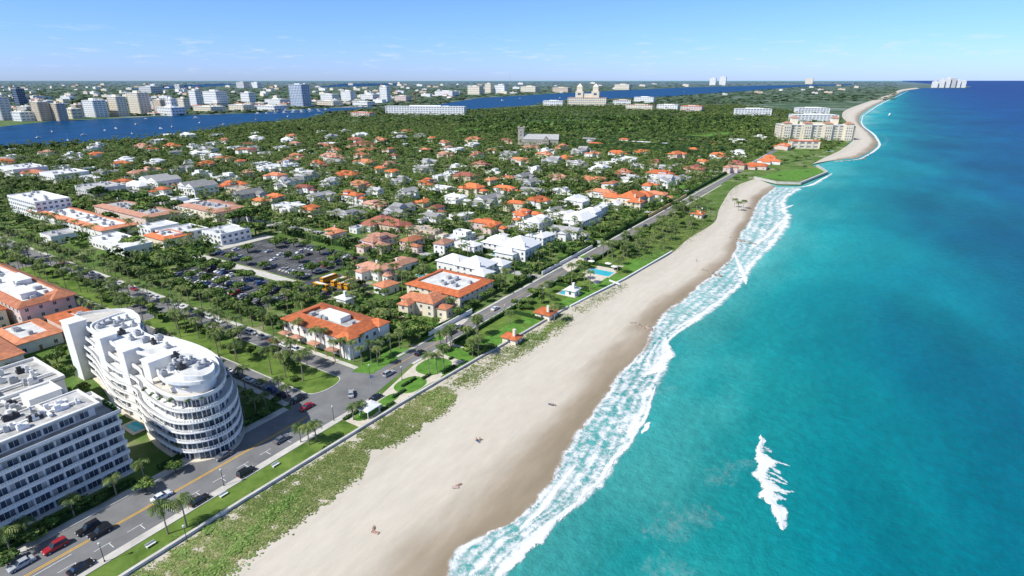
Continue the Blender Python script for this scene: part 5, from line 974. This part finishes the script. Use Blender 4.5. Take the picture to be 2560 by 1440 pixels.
# people on the beach
def person(px,py,pose,suit,label):
    q=P(px,py,.4); up=pose=='stand'
    J={'pel':(0,0,.95,.13),'ab':(0,0,1.15,.12),'ch':(0,0,1.35,.14),'nk':(0,0,1.5,.055),'hd':(0,.01,1.62,.09),'tp':(0,.01,1.72,.07)}; Ed=[('pel','ab'),('ab','ch'),('ch','nk'),('nk','hd'),('hd','tp')]
    for s,n in ((-1,'l'),(1,'r')):
        J[n+'sh']=(s*.19,0,1.43,.06);J[n+'el']=(s*.27,.02,1.15,.045);J[n+'wr']=(s*.3,.07,.9,.03);J[n+'hn']=(s*.3,.08,.83,.035)
        if pose=='sit': J[n+'hp']=(s*.1,0,.9,.09);J[n+'kn']=(s*.12,.42,1.1,.06);J[n+'an']=(s*.12,.6,.8,.04);J[n+'ft']=(s*.13,.75,.78,.035)
        else: J[n+'hp']=(s*.1,0,.88,.09);J[n+'kn']=(s*.12,.02+(.1*s if up else 0),.48,.06);J[n+'an']=(s*.13,0,.08,.04);J[n+'ft']=(s*.14,.16,.03,.035)
        Ed+=[('ch',n+'sh'),(n+'sh',n+'el'),(n+'el',n+'wr'),(n+'wr',n+'hn'),('pel',n+'hp'),(n+'hp',n+'kn'),(n+'kn',n+'an'),(n+'an',n+'ft')]
        for f in range(5): J[n+'f%d'%f]=(s*.3+s*(.03 if f==0 else 0),.045+f*.018,.755-(.012 if f in(2,3) else 0)+(.03 if f==0 else 0),.009); Ed.append((n+'hn',n+'f%d'%f))
    ks=list(J); me=bpy.data.meshes.new('person'); me.from_pydata([J[k][:3] for k in ks],[(ks.index(a),ks.index(b)) for a,b in Ed],[]); me.materials.append(skinm)
    e=empty('person',(q.x,q.y,0)); o=obj('body',me,e); md=o.modifiers.new('Skin','SKIN'); o.modifiers.new('Sub','SUBSURF').levels=1
    for i,k in enumerate(ks): me.skin_vertices[0].data[i].radius=(J[k][3],)*2
    me.skin_vertices[0].data[0].use_root=True
    a=MB().tube([(0,0,.84),(0,0,.95),(0,0,1.02)],[.2,.19,.16],10).build('swimwear',suit,e); b=MB().tube([(0,-.02,1.6),(0,-.02,1.7),(0,-.01,1.78),(0,0,1.81)],[.1,.11,.08,.02],8).build('hair',hairm,e)
    if pose=='lie': e.rotation_euler=(R(-90),0,rnd.uniform(0,6)); e.location.z=.58
    elif pose=='sit': e.location.z=-.3; e.rotation_euler=(0,0,AS-1.57)
    else: e.location.z=.4
    tag(e,label,'person'); return q
def towel(px,py,m,l):
    q=P(px,py,.4); t=MB(); n=8
    t.add([(x,-.4+i*0,.02*math.sin(i)) for i,x in enumerate(np.linspace(-.85,.85,n))]+[(x,.4,.02*math.cos(i*1.3)) for i,x in enumerate(np.linspace(-.85,.85,n))],[(i,i+1,n+i+1,n+i) for i in range(n-1)]); o=t.build('beach_towel',m,None,loc=(q.x,q.y,.47),rz=rnd.random()*3); tag(o,l,'towel')
towel(938,1331,towelm,'pinkish towel on the sand nearest the bottom edge'); person(932,1330,'lie',towelb,'sunbather lying on the sand nearest the bottom edge, left of pair'); person(948,1332,'lie',towelm,'sunbather lying on the sand nearest the bottom edge, right of pair')
towel(1138,1218,towelm,'pinkish towel on the sand halfway to the surf'); person(1138,1216,'lie',towelm,'lone sunbather lying on the middle of the beach'); towel(1195,1103,towelb,'dark blue towel in the middle of the beach'); person(1191,1102,'sit',towelb,'seated person in dark swimwear on the beach, left of pair'); person(1200,1101,'sit',hairm,'seated person in black swimwear on the beach, right of pair')
towel(1377,1011,towelb,'dark towel on the sand near the wet sand edge'); person(1377,1009,'lie',hairm,'sunbather lying beside the wet sand far up the beach'); person(1741,655,'stand',towelb,'standing person far up the beach near the groyne')
# ---------------------------------------------------------------- mainland skyline
for a in [(-10,38,243,300,greyw,9,'grey glass block at the far left edge of the skyline'),(36,72,221,262,darkwall,8,'dark glass tower at the far left of the skyline'),(30,92,280,302,white,3,'low white block at the lagoon edge, far left'),(84,134,255,302,tan,10,'brownish tan tower, left of its pair'),(132,174,259,302,tan,9,'brownish tan tower, right of its pair'),(210,276,251,292,white,8,'wide white apartment slab left of the tan towers'),(275,326,242,290,cream,10,'cream tan tower, left of two'),(324,384,232,286,cream,12,'taller cream tan tower, right of two'),(418,448,247,285,white,5,'small pale tower with domed top left of white slabs'),(476,510,226,268,white,8,'white slab tower, left of its group'),(508,574,228,262,white,6,'wide white slab office with dark windows'),(602,642,232,256,white,4,'white low office block right of the slab group'),(725,781,212,268,bluewall,14,'tall blue white glass tower beside the lagoon'),(590,626,205,220,greyw,4,'far grey apartment slab behind the skyline'),(628,656,206,220,white,4,'far white apartment slab behind the skyline'),(437,462,212,226,greyw,4,'far grey block behind the white slabs'),(345,412,216,232,greyw,3,'far low grey block behind the tan towers'),(852,892,228,252,white,5,'white mid rise block left of the slim white tower'),(800,850,236,250,white,3,'low white block beside the tall blue white tower'),(950,978,217,256,white,9,'slim white tower by the lagoon bend'),(1168,1210,216,236,cream,4,'cream far block, left of three'),(1212,1232,209,234,cream,6,'cream far tower, middle of three'),(1234,1270,213,234,white,5,'pale far block, right of three'),(1300,1350,216,230,cream,3,'low cream far block beyond the lagoon'),(1380,1430,219,231,tan,3,'low tan far block beyond the lagoon'),(1535,1580,211,224,cream,3,'low cream block far beyond the lagoon on the right'),(1773,1790,195,213,white,8,'far white tower, left of the pair'),(1797,1815,192,213,white,9,'far white tower, right of the pair'),(2012,2032,196,210,cream,5,'lone cream tower far along the coast'),(2328,2342,203,219,white,5,'first far seaside tower from the left'),(2344,2358,198,219,white,7,'second far seaside tower from the left'),(2360,2372,194,219,white,8,'third far seaside tower from the left'),(2374,2386,196,219,greyw,8,'fourth far seaside tower, greyish'),(2388,2398,200,219,white,6,'fifth far seaside tower from the left'),(2400,2412,202,219,white,5,'rightmost far seaside tower'),(660,730,248,262,white,3,'low white hall left of the tall blue white tower'),(390,470,268,288,white,3,'low white waterfront block below the skyline'),(570,640,262,276,cream,3,'cream waterfront block left of the marina'),(480,570,266,280,cream,3,'cream low waterfront block below the white slabs'),(180,215,262,290,tan,4,'tan low block between tan towers and white slab'),(1085,1150,228,240,white,3,'low white waterfront block beyond the lagoon bend'),(900,950,236,250,white,3,'low white block left of the slim white tower'),(985,1030,240,254,pink,3,'low pinkish block right of the slim white tower'),(790,860,252,266,cream,3,'cream low waterfront block right of the marina'),(880,940,254,266,white,2,'white boat hall at the lagoon bend'),(160,212,272,296,cream,3,'cream waterfront block between the tan pair and the white slab'),(640,720,264,277,white,2,'white marina hall behind the yachts'),(385,425,250,280,tan,6,'tan mid rise right of the cream tan towers'),(446,478,246,274,cream,5,'cream mid rise left of the white slab tower')]:
    tower(*a[:6],label=a[6],rot=R(-25) if a[0]>2300 else None,band=dglass if a[4] is bluewall else None)
e=empty('radio_mast',P(1275,212)); 
MB().tube([(0,0,0),(0,0,150),(0,0,230)],[3,2,1],4).build('lattice',steel,e); MB().tube([(0,0,230),(0,0,250)],[.8,.5],4).build('antenna',towelm,e); tag(e,'thin radio mast standing on the far horizon','mast')
q=P(1040,262); e=empty('tower_crane',q,R(20)); h=45; cr=M('crane_red',(.4,.04,.03),.5,.1); MB().box(-1,1,-1,1,0,h).build('mast',cr,e); MB().box(-14,36,-.8,.8,h,h+1.6).build('jib',cr,e); MB().box(-14,-9,-1.3,1.3,h-3,h-.01).build('counterweight',steel,e); tag(e,'red tower crane right of the slim white tower','crane')
lows=[]
for k in range(8):
    w=rnd.uniform(16,40); d=rnd.uniform(12,22); h=rnd.uniform(4,11); m=MB().box(-w/2,w/2,-d/2,d/2,0,h,0,False).box(-w/2-.3,w/2+.3,-d/2-.3,d/2+.3,h,h+.7,1).box(-w*.3,-w*.1,-2,2,h+.7,h+2.6,0,False); b=[MB().box(-w/2-.15,w/2+.15,-d/2-.15,d/2+.15,z,z+1.1).mesh('window_band',fglass) for z in np.arange(1.4,h-1.5,3.2)]
    lows.append((m.mesh('wall',[[white,cream,tan,white][k%4],[wroof,wroof,orange,wroof,terra][k%5]]),b,['white','cream','tan','white'][k%4]))
n=0
while n<285:
    a=rnd.uniform(-20,2150); b=209+86*rnd.random()**.9
    if pip(np.array([a]),np.array([b]),LAGPX)[0] or b>304-a*.02 or (a>1130 and b>238) or b>248+max(0,(1130-a))*.055: continue
    if a>1200 and rnd.random()<.5: continue
    q=P(a,b)
    if q.y<2300 and not free(q.x,q.y): continue
    k=rnd.randrange(8); sc=1+q.y/6000; e=empty('low_building',(q.x,q.y,0),rnd.uniform(-.8,-.1)); obj('wall',lows[k][0],e,scale=sc)
    if q.y<2600:
        for m in lows[k][1]: obj('window_band',m,e,scale=sc)
    pend(e,lows[k][2]+' low town building','building','low buildings of the mainland town'); n+=1
# ---------------------------------------------------------------- boats
hm=MB(); sec=[(-5,1.4),(-2,1.8),(2,1.6),(4.5,.8),(6,.05)]; v=[]
for x,wd in sec: v+=[(x,-wd,1.1),(x,-wd*.6,0),(x,wd*.6,0),(x,wd,1.1)]
f=[(0,1,2,3)]
for i in range(4): k=i*4; f+=[(k,k+4,k+5,k+1),(k+2,k+6,k+7,k+3),(k+3,k+7,k+4,k)]
hm.add(v,f); HULL=hm.mesh('hull',wpaint); CAB=MB().box(-3,2,-1.1,1.1,1.1,2.2).box(-2.5,.8,-.9,.9,2.2,2.7).mesh('cabin',white); CABW=MB().box(-2.9,1.9,-1.13,1.13,1.5,1.95).mesh('cabin_window',glass); MAST=MB().tube([(1,0,1),(1,0,14)],[.13,.08],5).bar((1,0,2.6),(-4,0,2.8),.12,5).mesh('mast',steel); FLY=MB().box(-2.5,1.2,-1.2,1.2,2.7,3.7).mesh('flybridge',white)
def boat(x,y,sail,sc,rz):
    q=P(x,y,.3); e=empty('sailboat' if sail else 'motor_yacht',(q.x,q.y,.2),rz); obj('hull',HULL,e,scale=sc); obj('cabin',CAB,e,scale=sc); obj('cabin_window',CABW,e,scale=sc); obj('mast' if sail else 'flybridge',MAST if sail else FLY,e,scale=sc)
    pend(e,'moored white sailboat' if sail else 'white motor yacht','boat','boats on the lagoon')
for x,y in ((290,322),(340,312),(402,322),(170,352),(262,327),(95,345),(130,330),(330,335),(430,318),(500,308),(210,338),(560,312),(365,298),(720,292),(640,300)): boat(x,y,True,rnd.uniform(.8,1.1),rnd.uniform(0,6))
for x,y in [(645+i*22,286-i*.9) for i in range(8)]+[(655+i*20,280-i*.6) for i in range(9)]+[(1255,252),(1300,247),(1400,246),(490,296),(1710,230),(2225,288)]: boat(x,y,False,rnd.uniform(1.1,1.9),rnd.uniform(-.4,.4)+.2)
finish_labels()
# ---------------------------------------------------------------- camera, sky, sun
cam=bpy.data.cameras.new('camera'); co=bpy.data.objects.new('camera',cam); COL.objects.link(co); co.location=(0,0,H); co.rotation_euler=(math.pi/2-PT,0,0)
cam.sensor_width=36; cam.lens=36*F/2560; cam.clip_start=1; cam.clip_end=200000; SC.camera=co
sd=Vector((-.86,-.51,1.05)).normalized()
sl=bpy.data.lights.new('sun','SUN'); sl.energy=5.0; sl.angle=R(.5); sl.color=(1,.97,.91); so=bpy.data.objects.new('sun',sl); COL.objects.link(so); so.rotation_euler=sd.to_track_quat('Z','Y').to_euler(); so.location=(-100,-100,300)
w=bpy.data.worlds.new('World'); SC.world=w; w.use_nodes=True; nt=w.node_tree; N,L=nt.nodes,nt.links; bg=N['Background']; bg.inputs['Strength'].default_value=.12
sk=N.new('ShaderNodeTexSky'); sk.sky_type='NISHITA'; sk.sun_disc=False; sk.sun_elevation=math.asin(sd.z); sk.sun_rotation=math.atan2(sd.x,sd.y)%(2*math.pi); sk.air_density=1.; sk.dust_density=.3; sk.ozone_density=2.5
tc=N.new('ShaderNodeTexCoord'); sx=N.new('ShaderNodeSeparateXYZ'); L.new(tc.outputs['Generated'],sx.inputs[0])
mp=N.new('ShaderNodeMapping'); mp.inputs['Scale'].default_value=(9,9,65); L.new(tc.outputs['Generated'],mp.inputs['Vector'])
no=N.new('ShaderNodeTexNoise'); no.inputs['Scale'].default_value=2.2; no.inputs['Detail'].default_value=8; no.inputs['Roughness'].default_value=.62; L.new(mp.outputs[0],no.inputs['Vector'])
cr=N.new('ShaderNodeValToRGB'); cr.color_ramp.elements[0].position=.55; cr.color_ramp.elements[1].position=.78; L.new(no.outputs['Fac'],cr.inputs['Fac'])
mk=N.new('ShaderNodeValToRGB'); e=mk.color_ramp.elements; e[0].position=.0; e[0].color=(0,0,0,1); e[1].position=.075; e[1].color=(0,0,0,1); k=e.new(.045); k.color=(.6,.6,.6,1); k=e.new(.025); k.color=(.5,.5,.5,1); L.new(sx.outputs['Z'],mk.inputs['Fac'])
mu=N.new('ShaderNodeMath'); mu.operation='MULTIPLY'; L.new(cr.outputs['Color'],mu.inputs[0]); L.new(mk.outputs['Color'],mu.inputs[1])
# clear tropical air: the model sky tinted bluer by elevation
tr_=N.new('ShaderNodeValToRGB'); e=tr_.color_ramp.elements; e[0].position=0; e[0].color=(.315,.435,.84,1); e[1].position=.5; e[1].color=(.50,.49,.46,1); k=e.new(.14); k.color=(.285,.42,1.0,1); k=e.new(.06); k.color=(.285,.425,.92,1); k=e.new(.28); k.color=(.44,.46,.56,1); L.new(sx.outputs['Z'],tr_.inputs['Fac'])
sc2=N.new('ShaderNodeVectorMath'); sc2.operation='SCALE'; sc2.inputs['Scale'].default_value=2.1; L.new(tr_.outputs['Color'],sc2.inputs[0])
tint=N.new('ShaderNodeMix'); tint.data_type='RGBA'; tint.blend_type='MULTIPLY'; tint.inputs['Factor'].default_value=1; L.new(sk.outputs['Color'],tint.inputs['A']); L.new(sc2.outputs[0],tint.inputs['B'])
mx=N.new('ShaderNodeMix'); mx.data_type='RGBA'; L.new(mu.outputs[0],mx.inputs['Factor']); L.new(tint.outputs['Result'],mx.inputs['A']); mx.inputs['B'].default_value=(7.0,7.4,8.2,1); L.new(mx.outputs['Result'],bg.inputs['Color'])
SC.view_settings.view_transform='Standard'; SC.view_settings.look='None'; SC.view_settings.exposure=0
